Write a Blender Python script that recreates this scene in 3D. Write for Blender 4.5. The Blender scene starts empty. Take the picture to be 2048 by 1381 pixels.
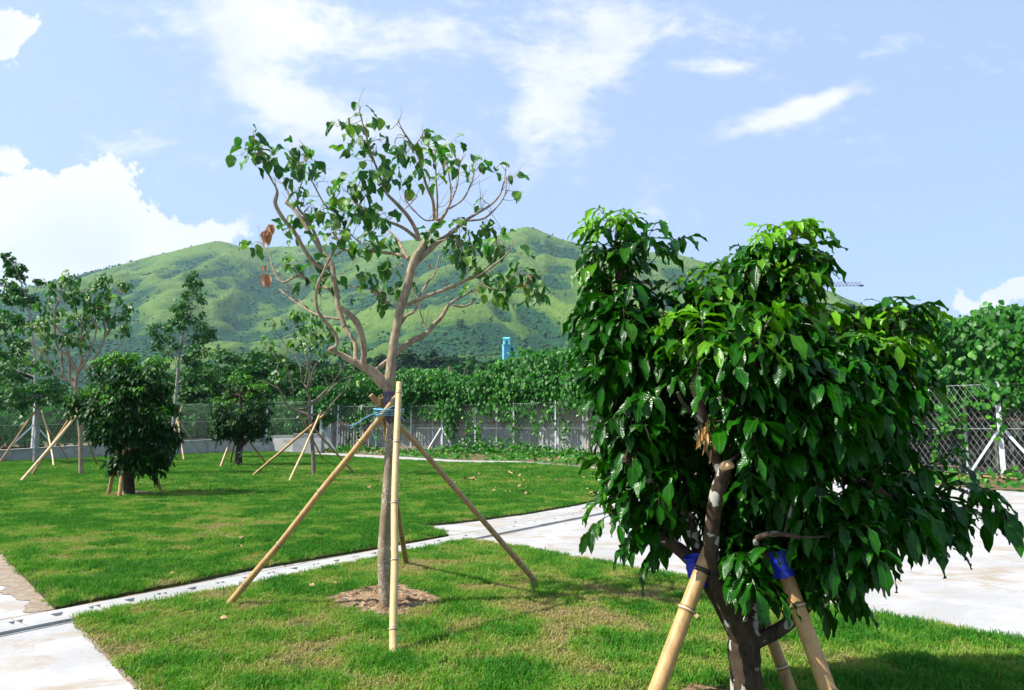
import bpy, math, random
import numpy as np
from mathutils import Vector
random.seed(7)
R = math.radians
sc = bpy.context.scene
COL = sc.collection

# ---------------------------------------------------------------- camera
CAM_H = 1.6
FPX = 1400.0
PITCH = math.atan(165.0/FPX)
cam = bpy.data.cameras.new('camera'); cam_o = bpy.data.objects.new('camera', cam); COL.objects.link(cam_o)
cam_o.location = (0, 0, CAM_H); cam_o.rotation_euler = (R(90)+PITCH, 0, 0)
cam.sensor_width = 36; cam.lens = FPX/2048*36; cam.clip_start = 0.05; cam.clip_end = 9000
sc.camera = cam_o
sc.view_settings.view_transform = 'Standard'; sc.view_settings.look = 'None'
sc.view_settings.gamma = 1; sc.view_settings.exposure = 1.2
sc.view_settings.use_curve_mapping = False

# ---------------------------------------------------------------- light
SUN_EL = R(50); 
sun_h = (-math.cos(R(14)), -math.sin(R(14)))
S = Vector((sun_h[0]*math.cos(SUN_EL), sun_h[1]*math.cos(SUN_EL), math.sin(SUN_EL)))
sun = bpy.data.lights.new('sun', 'SUN'); sun_o = bpy.data.objects.new('sun', sun); COL.objects.link(sun_o)
sun.energy = 4.6; sun.angle = R(0.53); sun.color = (1, 0.95, 0.86)
sun_o.rotation_euler = (-S).to_track_quat('-Z', 'Y').to_euler(); sun_o.location = (-30, -10, 40)

def ray(px, py):
    a = (px-1024.0)/FPX; b = (690.5-py)/FPX
    return np.array([a, math.cos(PITCH)-b*math.sin(PITCH), b*math.cos(PITCH)+math.sin(PITCH)])
def P(px, py, D):
    r = ray(px, py); return np.array([0, 0, CAM_H]) + r*(D/r[1])
def G(px, py, z=0.0):
    r = ray(px, py); return np.array([0, 0, CAM_H]) + r*((z-CAM_H)/r[2])
def GD(px, py, z=0.0): return G(px, py, z)[1]

# ---------------------------------------------------------------- node helpers
class NT:
    def __init__(s, tree): s.t = tree
    def n(s, typ, **kw):
        nd = s.t.nodes.new(typ)
        for k, v in kw.items():
            if k == 'op': nd.operation = v
            elif hasattr(nd, k): setattr(nd, k, v)
        return nd
    def l(s, a, b): s.t.links.new(a, b)
    def setin(s, sock, v):
        if isinstance(v, bpy.types.NodeSocket): s.l(v, sock)
        elif v is not None:
            if sock.type == 'RGBA' and len(v) == 3: v = (*v, 1)
            sock.default_value = v
    def math(s, op, a, b=None, c=None, clamp=False):
        nd = s.n('ShaderNodeMath', op=op); nd.use_clamp = clamp
        for i, v in enumerate((a, b, c)):
            if v is not None: s.setin(nd.inputs[i], v)
        return nd.outputs[0]
    def vmath(s, op, a, b=None):
        nd = s.n('ShaderNodeVectorMath', op=op); s.setin(nd.inputs[0], a)
        if b is not None: s.setin(nd.inputs[1], b)
        return nd.outputs[0]
    def sep(s, v):
        nd = s.n('ShaderNodeSeparateXYZ'); s.l(v, nd.inputs[0]); return nd.outputs
    def comb(s, x, y, z):
        nd = s.n('ShaderNodeCombineXYZ')
        for i, v in enumerate((x, y, z)): s.setin(nd.inputs[i], v)
        return nd.outputs[0]
    def noise(s, vec, scale, detail=4, rough=.55, dist=0, out=0):
        nd = s.n('ShaderNodeTexNoise'); 
        if vec is not None: s.l(vec, nd.inputs['Vector'])
        nd.inputs['Scale'].default_value = scale; nd.inputs['Detail'].default_value = detail
        nd.inputs['Roughness'].default_value = rough; nd.inputs['Distortion'].default_value = dist
        return nd.outputs[out]
    def ramp(s, fac, stops):
        nd = s.n('ShaderNodeValToRGB'); s.l(fac, nd.inputs[0]); cr = nd.color_ramp
        while len(cr.elements) < len(stops): cr.elements.new(0.5)
        for e, (p, c) in zip(cr.elements, stops):
            e.position = p; e.color = (c, c, c, 1) if isinstance(c, (int, float)) else (*c, 1)
        return nd.outputs[0]
    def mix(s, f, a, b, mode='MIX'):
        nd = s.n('ShaderNodeMix'); nd.data_type = 'RGBA'; nd.blend_type = mode
        s.setin(nd.inputs[0], f); s.setin(nd.inputs[6], a); s.setin(nd.inputs[7], b); return nd.outputs[2]
    def smooth(s, v, a, b):
        nd = s.n('ShaderNodeMapRange'); nd.interpolation_type = 'SMOOTHSTEP'; s.setin(nd.inputs[0], v)
        nd.inputs[1].default_value = a; nd.inputs[2].default_value = b; return nd.outputs[0]
    def bump(s, h, strength=.5, dist=.02):
        nd = s.n('ShaderNodeBump'); nd.inputs['Strength'].default_value = strength
        nd.inputs['Distance'].default_value = dist; s.l(h, nd.inputs['Height']); return nd.outputs[0]
    def attr(s, name, typ='GEOMETRY', out='Vector'):
        nd = s.n('ShaderNodeAttribute'); nd.attribute_name = name; nd.attribute_type = typ; return nd.outputs[out]
    def pos(s): return s.n('ShaderNodeNewGeometry').outputs['Position']
    def objc(s): return s.n('ShaderNodeTexCoord').outputs['Object']
    def scale(s, v, xyz): return s.vmath('MULTIPLY', v, xyz)

def mat(name, fn, **kw):
    m = bpy.data.materials.new(name); m.use_nodes = True; t = m.node_tree; t.nodes.clear()
    n = NT(t); out = n.n('ShaderNodeOutputMaterial'); sh = fn(n, **kw); n.l(sh, out.inputs[0]); return m
def principled(n, col, rough=.6, normal=None, metal=0, spec=.5):
    b = n.n('ShaderNodeBsdfPrincipled'); n.setin(b.inputs['Base Color'], col); n.setin(b.inputs['Roughness'], rough)
    b.inputs['Metallic'].default_value = metal; b.inputs['Specular IOR Level'].default_value = spec
    if normal is not None: n.l(normal, b.inputs['Normal'])
    return b.outputs[0]

# ---------------------------------------------------------------- world
w = bpy.data.worlds.new('World'); sc.world = w; w.use_nodes = True; w.node_tree.nodes.clear()
n = NT(w.node_tree)
wout = n.n('ShaderNodeOutputWorld'); bg = n.n('ShaderNodeBackground'); n.l(bg.outputs[0], wout.inputs[0])
sky = n.n('ShaderNodeTexSky'); sky.sky_type = 'NISHITA'; sky.sun_disc = False
sky.sun_elevation = SUN_EL; sky.sun_rotation = math.atan2(S.x, S.y)
sky.altitude = 0; sky.air_density = 1.0; sky.dust_density = 1.6; sky.ozone_density = 1.6
dirv = n.n('ShaderNodeTexCoord').outputs['Generated']
X, Y, Z = n.sep(dirv)[:3]
Yc = n.math('MAXIMUM', Y, 0.05)
u = n.math('DIVIDE', X, Yc); v = n.math('DIVIDE', Z, Yc)
uv = n.comb(u, v, 0.0)
wob = n.noise(uv, 2.2, 3, .5, 0, 1)
uvw = n.vmath('ADD', uv, n.scale(n.vmath('SUBTRACT', wob, (.5, .5, .5)), (.12, .12, 0)))
def uvpx(px, py):
    r = ray(px, py); return r[0]/r[1], r[2]/r[1]
def blob(px, py, rx, ry, ang, amp, power=1.0):
    cu, cv = uvpx(px, py)
    d = n.vmath('SUBTRACT', uvw, (cu, cv, 0)); a = R(ang)
    x, y, _ = n.sep(d)[:3]
    xr = n.math('ADD', n.math('MULTIPLY', x, math.cos(a)*FPX/rx), n.math('MULTIPLY', y, math.sin(a)*FPX/rx))
    yr = n.math('ADD', n.math('MULTIPLY', x, -math.sin(a)*FPX/ry), n.math('MULTIPLY', y, math.cos(a)*FPX/ry))
    q = n.math('ADD', n.math('MULTIPLY', xr, xr), n.math('MULTIPLY', yr, yr))
    e = n.math('EXPONENT', n.math('MULTIPLY', q, -1.0))
    return n.math('MULTIPLY', e, amp)
def addup(lst):
    a = lst[0]
    for b in lst[1:]: a = n.math('ADD', a, b)
    return a
# sharp cumulus
cum = addup([blob(110, 400, 190, 85, 0, 1.0), blob(60, 500, 330, 75, 0, 1.4), blob(350, 475, 110, 40, -8, 1.15), blob(200, 380, 110, 50, -25, .55),
             blob(20, 70, 110, 60, -10, .62), blob(1960, 610, 80, 28, 5, .9), blob(2045, 580, 45, 24, 0, .8)])
cn = n.noise(uv, 11, 9, .62)
cummask = n.smooth(n.math('ADD', cum, n.math('MULTIPLY', n.math('SUBTRACT', cn, .5), 2.9)), .46, .62)
# soft veils
vn1 = n.noise(n.scale(uvw, (1, 1.6, 1)), 6.5, 9, .62, .35)
vn2 = n.noise(n.scale(uvw, (1.2, 2.0, 1)), 20, 6, .6, .2)
veil = addup([blob(540, 50, 230, 90, -10, .75), blob(540, 190, 190, 70, -35, .68), blob(720, 265, 260, 60, -12, .5),
              blob(1110, 220, 95, 130, 5, .78), blob(1000, 110, 210, 50, -8, .42), blob(1280, 40, 220, 55, -8, .6),
              blob(1230, 110, 60, 90, -25, .42), blob(1560, 245, 150, 26, 20, .58), blob(1610, 225, 110, 22, 14, .5), blob(1445, 140, 90, 24, 0, .42),
              blob(1760, 110, 110, 26, 22, .34), blob(265, 295, 90, 40, 0, .5), blob(260, 90, 60, 20, 0, .28),
              blob(850, 60, 120, 60, 0, .3), blob(1290, 400, 40, 60, 0, .22), blob(500, 340, 120, 30, 0, .24)])
vf = n.math('ADD', veil, n.math('ADD', n.math('MULTIPLY', n.math('SUBTRACT', vn1, .5), 1.15), n.math('MULTIPLY', n.math('SUBTRACT', vn2, .5), .95)))
veilmask = n.math('MULTIPLY', n.smooth(vf, .08, .82), 1.0)
# thin general whitening towards the sun side and sky behind the camera
gen = n.math('MULTIPLY', n.smooth(n.noise(n.scale(dirv, (1, 1, 2)), 2.6, 7, .6, .3), .5, .75), .6)
behind = n.smooth(Y, .12, -.1)
front = n.smooth(Y, .05, .3)
cummask = n.math('MULTIPLY', cummask, n.smooth(cum, .04, .22))
mask = n.math('MULTIPLY', n.math('MAXIMUM', cummask, veilmask), front)
mask = n.math('MAXIMUM', mask, n.math('MULTIPLY', gen, behind))
skyc = n.mix(1.0, sky.outputs[0], (1.0, 1.0, 1.0), 'MULTIPLY')
shade = n.noise(uvw, 4.0, 4, .5)
ccol = n.mix(n.smooth(shade, .35, .6), (3.9, 4.1, 4.5), (4.6, 4.65, 4.7))
hazew = n.math('ADD', n.math('MULTIPLY', n.smooth(u, 1.0, -.9), .15), .70)
skyc = n.mix(hazew, skyc, (2.45, 3.15, 4.6))
fin = n.mix(mask, skyc, ccol)
n.l(fin, bg.inputs[0]); bg.inputs[1].default_value = 0.10

# ---------------------------------------------------------------- numpy helpers
def hsh(ix, iy, iz, seed):
    h = (ix.astype(np.int64)*374761393 + iy.astype(np.int64)*668265263 + iz.astype(np.int64)*2147483647 + seed*974711) & 0xffffffff
    h = ((h ^ (h >> 13))*1274126177) & 0xffffffff
    h = (h ^ (h >> 16)) & 0xffffff
    return h/float(0xffffff)
def vnoise(p, seed=0):
    p = np.asarray(p, float)
    f = np.floor(p).astype(np.int64); t = p-f; t = t*t*(3-2*t); r = 0
    for dx in (0, 1):
        for dy in (0, 1):
            for dz in (0, 1):
                wgt = (t[..., 0] if dx else 1-t[..., 0])*(t[..., 1] if dy else 1-t[..., 1])*(t[..., 2] if dz else 1-t[..., 2])
                r = r + wgt*hsh(f[..., 0]+dx, f[..., 1]+dy, f[..., 2]+dz, seed)
    return r
def fbm(p, octv=4, seed=0, gain=.5):
    p = np.asarray(p, float); a = 1; s = 0; tot = 0
    for i in range(octv):
        s = s + a*vnoise(p*(2**i)+i*17.3, seed+i); tot += a; a *= gain
    return s/tot
def n2(x, y, sc_, octv=4, seed=0, gain=.5):
    x = np.asarray(x, float); y = np.asarray(y, float)
    return fbm(np.stack([x*sc_, y*sc_, np.zeros_like(x)], -1), octv, seed, gain)
def nrm(a): return a/np.maximum(np.linalg.norm(a, axis=-1, keepdims=True), 1e-9)

class Geo:
    """collects quads/tris with a per-point vector attribute 'luv'"""
    def __init__(s): s.v = []; s.q = []; s.t = []; s.a = []; s.n = 0
    def add(s, v, q=None, t=None, a=None):
        v = np.asarray(v, float).reshape(-1, 3)
        if q is not None and len(q): s.q.append(np.asarray(q, np.int64).reshape(-1, 4)+s.n)
        if t is not None and len(t): s.t.append(np.asarray(t, np.int64).reshape(-1, 3)+s.n)
        s.v.append(v); s.a.append(np.zeros((len(v), 3)) if a is None else np.broadcast_to(np.asarray(a, float), (len(v), 3)))
        s.n += len(v)
    def mesh(s, name, mats, smooth=True):
        v = np.concatenate(s.v); a = np.concatenate(s.a)
        q = np.concatenate(s.q) if s.q else np.zeros((0, 4), int); t = np.concatenate(s.t) if s.t else np.zeros((0, 3), int)
        me = bpy.data.meshes.new(name)
        me.vertices.add(len(v)); me.vertices.foreach_set('co', v.astype(np.float32).ravel())
        loops = np.concatenate([q.ravel(), t.ravel()]).astype(np.int32)
        me.loops.add(len(loops)); me.loops.foreach_set('vertex_index', loops)
        starts = np.concatenate([np.arange(len(q))*4, len(q)*4+np.arange(len(t))*3]).astype(np.int32)
        me.polygons.add(len(starts)); me.polygons.foreach_set('loop_start', starts)
        at = me.attributes.new('luv', 'FLOAT_VECTOR', 'POINT'); at.data.foreach_set('vector', a.astype(np.float32).ravel())
        me.update(calc_edges=True)
        me.polygons.foreach_set('use_smooth', np.full(len(starts), smooth))
        for m in (mats if isinstance(mats, (list, tuple)) else [mats]): me.materials.append(m)
        return me
    def obj(s, name, m, parent=None, smooth=True, **tags):
        o = bpy.data.objects.new(name, s.mesh(name, m, smooth)); COL.objects.link(o)
        if parent is not None: o.parent = parent
        for k, vv in tags.items(): o[k] = vv
        return o
def root(name, loc, label, category, group=None):
    o = bpy.data.objects.new(name, None); o.empty_display_size = .2; COL.objects.link(o)
    o.location = loc; o['label'] = label; o['category'] = category
    if group: o['group'] = group
    return o
def child(geo, name, m, par, smooth=True, label=None):
    """geo in world coordinates, stored relative to the thing's base"""
    off = np.array(par.matrix_world.translation if par.parent else par.location)
    off = np.array(par.location)
    for i in range(len(geo.v)): geo.v[i] = geo.v[i]-off
    o = geo.obj(name, m, par, smooth)
    if label: o['label'] = label
    return o
def copy_tree(o, loc, rz=0, scale=1, **tags):
    c = o.copy(); COL.objects.link(c); c.location = loc; c.rotation_euler = (0, 0, rz)
    c.scale = (scale,)*3 if isinstance(scale, (int, float)) else scale
    for k, vv in tags.items(): c[k] = vv
    for ch in [x for x in o.children]:
        d = ch.copy(); COL.objects.link(d); d.parent = c
    return c

def catmull(pts, sub=4):
    pts = np.asarray(pts, float)
    if len(pts) < 3: 
        t = np.linspace(0, 1, sub+1)[:, None]; return pts[0]*(1-t)+pts[-1]*t
    p = np.vstack([2*pts[0]-pts[1], pts, 2*pts[-1]-pts[-2]]); out = []
    for i in range(1, len(p)-2):
        for k in range(sub):
            t = k/sub; a, b, c, d = p[i-1], p[i], p[i+1], p[i+2]
            out.append(.5*((2*b)+(-a+c)*t+(2*a-5*b+4*c-d)*t*t+(-a+3*b-3*c+d)*t**3))
    out.append(p[-2]); return np.array(out)
def tube(g, pts, rad, sides=8, cap=True, lump=0, seed=0, a2=0.0, v0=0.0):
    pts = np.asarray(pts, float); m = len(pts); rad = np.broadcast_to(np.asarray(rad, float), (m,))
    T = nrm(np.gradient(pts, axis=0)); ref = np.array([1., 0, 0]) if abs(T[0][0]) < .8 else np.array([0, 1., 0])
    N = np.zeros_like(pts); N[0] = nrm(np.cross(T[0], ref))
    for i in range(1, m):
        x = N[i-1]-T[i]*np.dot(N[i-1], T[i]); N[i] = nrm(x)
    B = np.cross(T, N); th = np.linspace(0, 2*np.pi, sides, endpoint=False)
    rr = rad[:, None]*np.ones(sides)
    if lump:
        q = pts[:, None, :]+(N[:, None]*np.cos(th)[None, :, None]+B[:, None]*np.sin(th)[None, :, None])*rad[:, None, None]
        rr = rr*(1+lump*(fbm(q*14, 3, seed)-.5)*2)
    V = pts[:, None, :]+(N[:, None]*np.cos(th)[None, :, None]+B[:, None]*np.sin(th)[None, :, None])*rr[:, :, None]
    L = v0+np.concatenate([[0], np.cumsum(np.linalg.norm(np.diff(pts, axis=0), axis=1))])
    A = np.zeros((m, sides, 3)); A[..., 0] = th[None]/(2*np.pi); A[..., 1] = L[:, None]; A[..., 2] = a2
    i = np.arange(m-1)[:, None]*sides; j = np.arange(sides)[None]; j2 = (j+1) % sides
    Q = np.stack([i+j, i+j2, i+sides+j2, i+sides+j], -1).reshape(-1, 4)
    g.add(V, Q, None, A.reshape(-1, 3))
    if cap:
        for e, k in ((0, 0), (m-1, 1)):
            ring = V[e]; c = pts[e]
            vv = np.vstack([ring, c[None]]); tr = [[sides, (x+1) % sides, x] if k == 0 else [sides, x, (x+1) % sides] for x in range(sides)]
            aa = np.zeros((sides+1, 3)); aa[:, 1] = L[e]; aa[:, 2] = a2
            g.add(vv, None, tr, aa)
def twigs(g, A, B, r0, r1, sides=3):
    """batch of straight little prisms"""
    A = np.asarray(A, float); B = np.asarray(B, float); k = len(A)
    if not k: return
    T = nrm(B-A); ref = np.where(np.abs(T[:, 2:3]) < .9, np.array([[0, 0, 1.]]), np.array([[1., 0, 0]]))
    N = nrm(np.cross(T, ref)); Bn = np.cross(T, N); th = np.arange(sides)*2*np.pi/sides
    ring = N[:, None]*np.cos(th)[None, :, None]+Bn[:, None]*np.sin(th)[None, :, None]
    r0 = np.broadcast_to(r0, (k,)); r1 = np.broadcast_to(r1, (k,))
    V = np.stack([A[:, None]+ring*r0[:, None, None], B[:, None]+ring*r1[:, None, None]], 1)
    base = np.arange(k)[:, None]*(2*sides); j = np.arange(sides)[None]; j2 = (j+1) % sides
    g.add(V.reshape(-1, 3), np.stack([base+j, base+j2, base+sides+j2, base+sides+j], -1).reshape(-1, 4))
PROF = {
 'lance': [.05, .55, .9, 1.0, .86, .5, .03],
 'lance5': [.06, .8, 1.0, .7, .04],
 'heart': [.35, .95, 1.0, .85, .55, .04],
 'round': [.3, 1.0, .95, .06],
 'maple': [.25, 1.0, .45, .8, .05],
}
def leaves(g, Pb, D, U, L, W, prof='lance', curl=.8, fold=.3, wave=.0, tint=0.0, rng=None, freq=9.):
    Pb = np.asarray(Pb, float); k = len(Pb)
    if not k: return
    D = nrm(np.broadcast_to(np.asarray(D, float), (k, 3))); U = np.broadcast_to(np.asarray(U, float), (k, 3))
    L = np.broadcast_to(L, (k,)); W = np.broadcast_to(W, (k,)); curl = np.broadcast_to(curl, (k,)); fold = np.broadcast_to(fold, (k,))
    tint = np.broadcast_to(tint, (k,)); pr = np.array(PROF[prof]); m = len(pr)
    Sd = nrm(np.cross(D, U)); ts = np.linspace(0, 1, m)
    dirs = nrm(D[:, None]+curl[:, None, None]*ts[None, :, None]*np.array([0, 0, -1.]))
    step = L[:, None, None]/(m-1)*dirs
    C = Pb[:, None]+np.concatenate([np.zeros((k, 1, 3)), np.cumsum((step[:, 1:]+step[:, :-1])/2, axis=1)], 1)
    N = nrm(np.cross(Sd[:, None], dirs)); hw = pr[None]*W[:, None]/2
    ph = (rng.uniform(0, 6.28, k) if rng is not None else np.zeros(k))
    wv = wave*W[:, None]*np.sin(ts[None]*freq+ph[:, None]); wv2 = wave*W[:, None]*np.sin(ts[None]*freq*1.13+ph[:, None]*1.7+1)
    cf = np.cos(fold)[:, None]; sf = np.sin(fold)[:, None]
    Lf = C+Sd[:, None]*(hw*cf)[..., None]+N*(hw*sf+wv)[..., None]
    Rt = C-Sd[:, None]*(hw*cf)[..., None]+N*(hw*sf+wv2)[..., None]
    V = np.stack([Lf, C, Rt], 2)
    A = np.zeros((k, m, 3, 3)); A[..., 0] = np.array([-1, 0, 1])[None, None]*pr[None, :, None]; A[..., 1] = ts[None, :, None]; A[..., 2] = tint[:, None, None]
    base = np.arange(k)[:, None]*(m*3); i = np.arange(m-1)[None]*3
    q1 = np.stack([base+i, base+i+1, base+i+4, base+i+3], -1); q2 = np.stack([base+i+1, base+i+2, base+i+5, base+i+4], -1)
    g.add(V.reshape(-1, 3), np.concatenate([q1.reshape(-1, 4), q2.reshape(-1, 4)]), None, A.reshape(-1, 3))
def rdir(rng, k): return nrm(rng.normal(size=(k, 3)))
def box(g, c, s, rz=0.0, a=None, taper=1.0):
    c = np.asarray(c, float); hx, hy, hz = [q/2 for q in s]
    v = np.array([[x*hx*(taper if z > 0 else 1), y*hy*(taper if z > 0 else 1), z*hz] for z in (-1, 1) for y in (-1, 1) for x in (-1, 1)], float)
    co, si = math.cos(rz), math.sin(rz); v = np.stack([v[:, 0]*co-v[:, 1]*si, v[:, 0]*si+v[:, 1]*co, v[:, 2]], -1)+c
    g.add(v, [[0, 2, 3, 1], [4, 5, 7, 6], [0, 1, 5, 4], [2, 6, 7, 3], [0, 4, 6, 2], [1, 3, 7, 5]], None, a)
def inpoly(x, y, poly):
    x = np.asarray(x); y = np.asarray(y); ins = np.zeros(x.shape, bool); j = len(poly)-1
    for i in range(len(poly)):
        xi, yi = poly[i][:2]; xj, yj = poly[j][:2]
        c = ((yi > y) != (yj > y)) & (x < (xj-xi)*(y-yi)/(yj-yi+1e-12)+xi); ins ^= c; j = i
    return ins
def interp(x, xs, ys): return np.interp(x, xs, ys)

# ---------------------------------------------------------------- materials
def m_leaf(n, dark, lite, young, rough=.4, trans=.3, vein=.5, bumpy=.4, freq=11., dry=None, gloss=.5):
    a = n.attr('luv'); U_, V_, T_ = n.sep(a)[:3]
    au = n.math('ABSOLUTE', U_)
    noi = n.noise(n.pos(), 6, 3)
    c = n.mix(n.smooth(noi, .35, .65), dark, lite)
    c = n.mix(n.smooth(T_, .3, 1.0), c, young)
    if dry is not None: c = n.mix(n.math('GREATER_THAN', T_, 1.5), c, dry)
    mid = n.smooth(au, .09, .0)
    sv = n.math('SINE', n.math('MULTIPLY', n.math('SUBTRACT', n.math('MULTIPLY', V_, freq), n.math('MULTIPLY', au, 2.2)), 6.283))
    side = n.smooth(sv, .82, 1.0)
    vm = n.math('MAXIMUM', mid, n.math('MULTIPLY', side, .5))
    c = n.mix(n.math('MULTIPLY', vm, vein), c, tuple(min(1, x*1.5+.03) for x in young))
    h = n.math('ADD', n.math('MULTIPLY', sv, .5), n.math('MULTIPLY', mid, -1.2))
    h = n.math('ADD', h, n.math('MULTIPLY', n.noise(n.pos(), 45, 2), 1.0))
    nor = n.bump(h, bumpy, .004)
    b = principled(n, c, rough, nor, spec=gloss)
    tr = n.n('ShaderNodeBsdfTranslucent'); n.l(n.mix(1.0, c, (1.6, 1.9, .55), 'MULTIPLY'), tr.inputs[0])
    ms = n.n('ShaderNodeMixShader'); ms.inputs[0].default_value = trans; n.l(b, ms.inputs[1]); n.l(tr.outputs[0], ms.inputs[2])
    return ms.outputs[0]
M = {}
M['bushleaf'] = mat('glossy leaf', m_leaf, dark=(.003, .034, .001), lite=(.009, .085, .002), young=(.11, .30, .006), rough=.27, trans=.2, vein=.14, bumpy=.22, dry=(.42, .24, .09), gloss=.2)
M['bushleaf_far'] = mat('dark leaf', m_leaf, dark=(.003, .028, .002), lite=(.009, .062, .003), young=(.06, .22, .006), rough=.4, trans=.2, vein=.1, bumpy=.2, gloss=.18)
M['treeleaf'] = mat('broad leaf', m_leaf, dark=(.008, .070, .006), lite=(.026, .150, .014), young=(.16, .30, .03), rough=.42, trans=.28, vein=.25, bumpy=.35, dry=(.40, .17, .08), gloss=.45)
M['vineleaf'] = mat('vine leaf', m_leaf, dark=(.006, .075, .002), lite=(.02, .155, .004), young=(.10, .32, .012), rough=.5, trans=.3, vein=.12, bumpy=.1, gloss=.4)
M['mapleleaf'] = mat('small lobed leaf', m_leaf, dark=(.014, .08, .012), lite=(.032, .135, .022), young=(.10, .22, .05), rough=.5, trans=.25, vein=.0, bumpy=.1, gloss=.3)
M['woodleaf'] = mat('woodland leaf', m_leaf, dark=(.008, .055, .006), lite=(.02, .10, .010), young=(.07, .17, .03), rough=.6, trans=.2, vein=.0, bumpy=.1, gloss=.2)
M['conifleaf'] = mat('conifer leaf', m_leaf, dark=(.012, .040, .018), lite=(.02, .06, .024), young=(.04, .09, .03), rough=.7, trans=.1, vein=.0, bumpy=.1, gloss=.1)

def m_bark(n, c1, c2, spots=None, spot_amt=.7, sscale=22, rings=0, bump_=.6):
    p = n.pos(); st = n.scale(p, (1, 1, .35))
    f = n.noise(st, 30, 6, .65, .3); f2 = n.noise(p, 5, 3)
    c = n.mix(n.smooth(f, .35, .65), c1, c2)
    c = n.mix(n.math('MULTIPLY', n.smooth(f2, .45, .7), .4), c, tuple(x*1.35 for x in c2))
    if rings:
        a = n.attr('luv'); _, V_, _ = n.sep(a)[:3]
        rg = n.noise(n.comb(0.0, 0.0, V_), 38, 3, .7); c = n.mix(n.math('MULTIPLY', n.smooth(rg, .58, .7), rings), c, tuple(x*.55 for x in c1))
    if spots is not None:
        vo = n.n('ShaderNodeTexVoronoi'); n.l(n.vmath('ADD', p, n.scale(n.noise(p, 18, 4, .7, out=1), (.07, .07, .07))), vo.inputs['Vector']); vo.inputs['Scale'].default_value = sscale
        big = n.noise(p, 4, 2)
        thr = n.math('MULTIPLY', n.smooth(big, .36, .60), .42)
        sm = n.math('LESS_THAN', vo.outputs['Distance'], thr)
        c = n.mix(n.math('MULTIPLY', sm, spot_amt), c, spots)
    nor = n.bump(n.math('ADD', f, n.math('MULTIPLY', n.noise(p, 140, 3), .3)), bump_, .008)
    return principled(n, c, .85, nor, spec=.2)
M['bark_main'] = mat('tan bark', m_bark, c1=(.17, .125, .08), c2=(.33, .26, .18), rings=.5, bump_=.8)
M['bark_trunk'] = mat('tan bark with white lichen specks', m_bark, c1=(.18, .135, .085), c2=(.27, .205, .135), spots=(.50, .46, .38), sscale=55, spot_amt=.6, rings=.3, bump_=.4)
M['bark_dark'] = mat('dark bark with pale lichen', m_bark, c1=(.026, .018, .012), c2=(.066, .046, .030), spots=(.42, .42, .36), sscale=13, spot_amt=.85, bump_=.9)
M['bark_dark_far'] = mat('dark bark', m_bark, c1=(.04, .03, .02), c2=(.09, .065, .045))
M['bark_pale'] = mat('pale grey bark', m_bark, c1=(.20, .20, .18), c2=(.32, .31, .28), spots=(.42, .42, .38), sscale=9, spot_amt=.4, bump_=.3)
M['bark_grey'] = mat('grey brown bark', m_bark, c1=(.12, .095, .075), c2=(.21, .17, .13), bump_=.4)
def m_cut(n):
    a = n.objc(); f = n.noise(a, 30, 3); return principled(n, n.mix(f, (.55, .33, .16), (.75, .52, .30)), .8, spec=.1)
M['cutwood'] = mat('freshly cut wood', m_cut)

def m_bamboo(n, base, dark, amt=.5):
    a = n.attr('luv'); U_, V_, T_ = n.sep(a)[:3]
    p = n.pos(); f = n.noise(n.scale(p, (1, 1, .25)), 22, 5, .6); sp = n.noise(p, 160, 2)
    c = n.mix(n.math('MULTIPLY', n.smooth(f, .4, .75), amt), base, dark)
    c = n.mix(n.math('MULTIPLY', n.smooth(sp, .62, .70), .8), c, (.10, .06, .03)); st_ = n.noise(n.comb(n.math('MULTIPLY', U_, 5.0), n.math('MULTIPLY', V_, 1.2), 0.0), 3.5, 5, .7); c = n.mix(n.math('MULTIPLY', n.smooth(st_, .5, .72), .55), c, (.20, .12, .05))
    big = n.noise(p, 3.0, 3); c = n.mix(n.math('MULTIPLY', n.smooth(big, .5, .75), amt*.8), c, tuple(x*.8 for x in dark))
    # node bands (T_ = closeness to a node)
    c = n.mix(n.math('MULTIPLY', n.smooth(T_, .25, .7), .8), c, (.13, .075, .035)); c = n.mix(n.math('MULTIPLY', n.smooth(T_, .88, .97), .8), c, (.72, .60, .42))
    return principled(n, c, .42, n.bump(f, .15, .004), spec=.4)
M['bamboo'] = mat('pale straw bamboo', m_bamboo, base=(.47, .29, .115), dark=(.27, .145, .055), amt=.75)
M['bamboo_lite'] = mat('bleached bamboo', m_bamboo, base=(.60, .44, .21), dark=(.42, .27, .11), amt=.5)
M['bamboo_brown'] = mat('weathered brown bamboo', m_bamboo, base=(.40, .25, .12), dark=(.20, .11, .05), amt=.9)
M['bamboo_green'] = mat('mottled olive bamboo', m_bamboo, base=(.30, .22, .07), dark=(.09, .06, .02), amt=1.0)
def m_plain(n, col, rough=.6, var=.15, scale=8, metal=0, spec=.4):
    f = n.noise(n.pos(), scale, 5, .6)
    c = n.mix(f, tuple(x*(1-var) for x in col), tuple(min(1, x*(1+var)) for x in col))
    return principled(n, c, rough, n.bump(f, .1, .01), metal, spec)
M['galv'] = mat('galvanised steel', m_plain, col=(.60, .63, .66), rough=.45, var=.12, metal=.25)
M['wire'] = mat('galvanised wire', m_plain, col=(.40, .42, .42), rough=.5, var=.1, metal=.2)
M['wire_dull'] = mat('dull weathered wire', m_plain, col=(.26, .29, .28), rough=.6, var=.2)
M['twine'] = mat('blue plastic twine', m_plain, col=(.10, .33, .48), rough=.4, var=.25, scale=80)
M['wrap'] = mat('grey purple felt', m_plain, col=(.085, .075, .105), rough=.95, var=.6, scale=60, spec=.1)
M['bluecloth'] = mat('royal blue sheeting', m_plain, col=(.012, .03, .42), rough=.4, var=.3, scale=14)
M['blackstrap'] = mat('black plastic strap', m_plain, col=(.02, .02, .025), rough=.3, var=.3)
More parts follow.
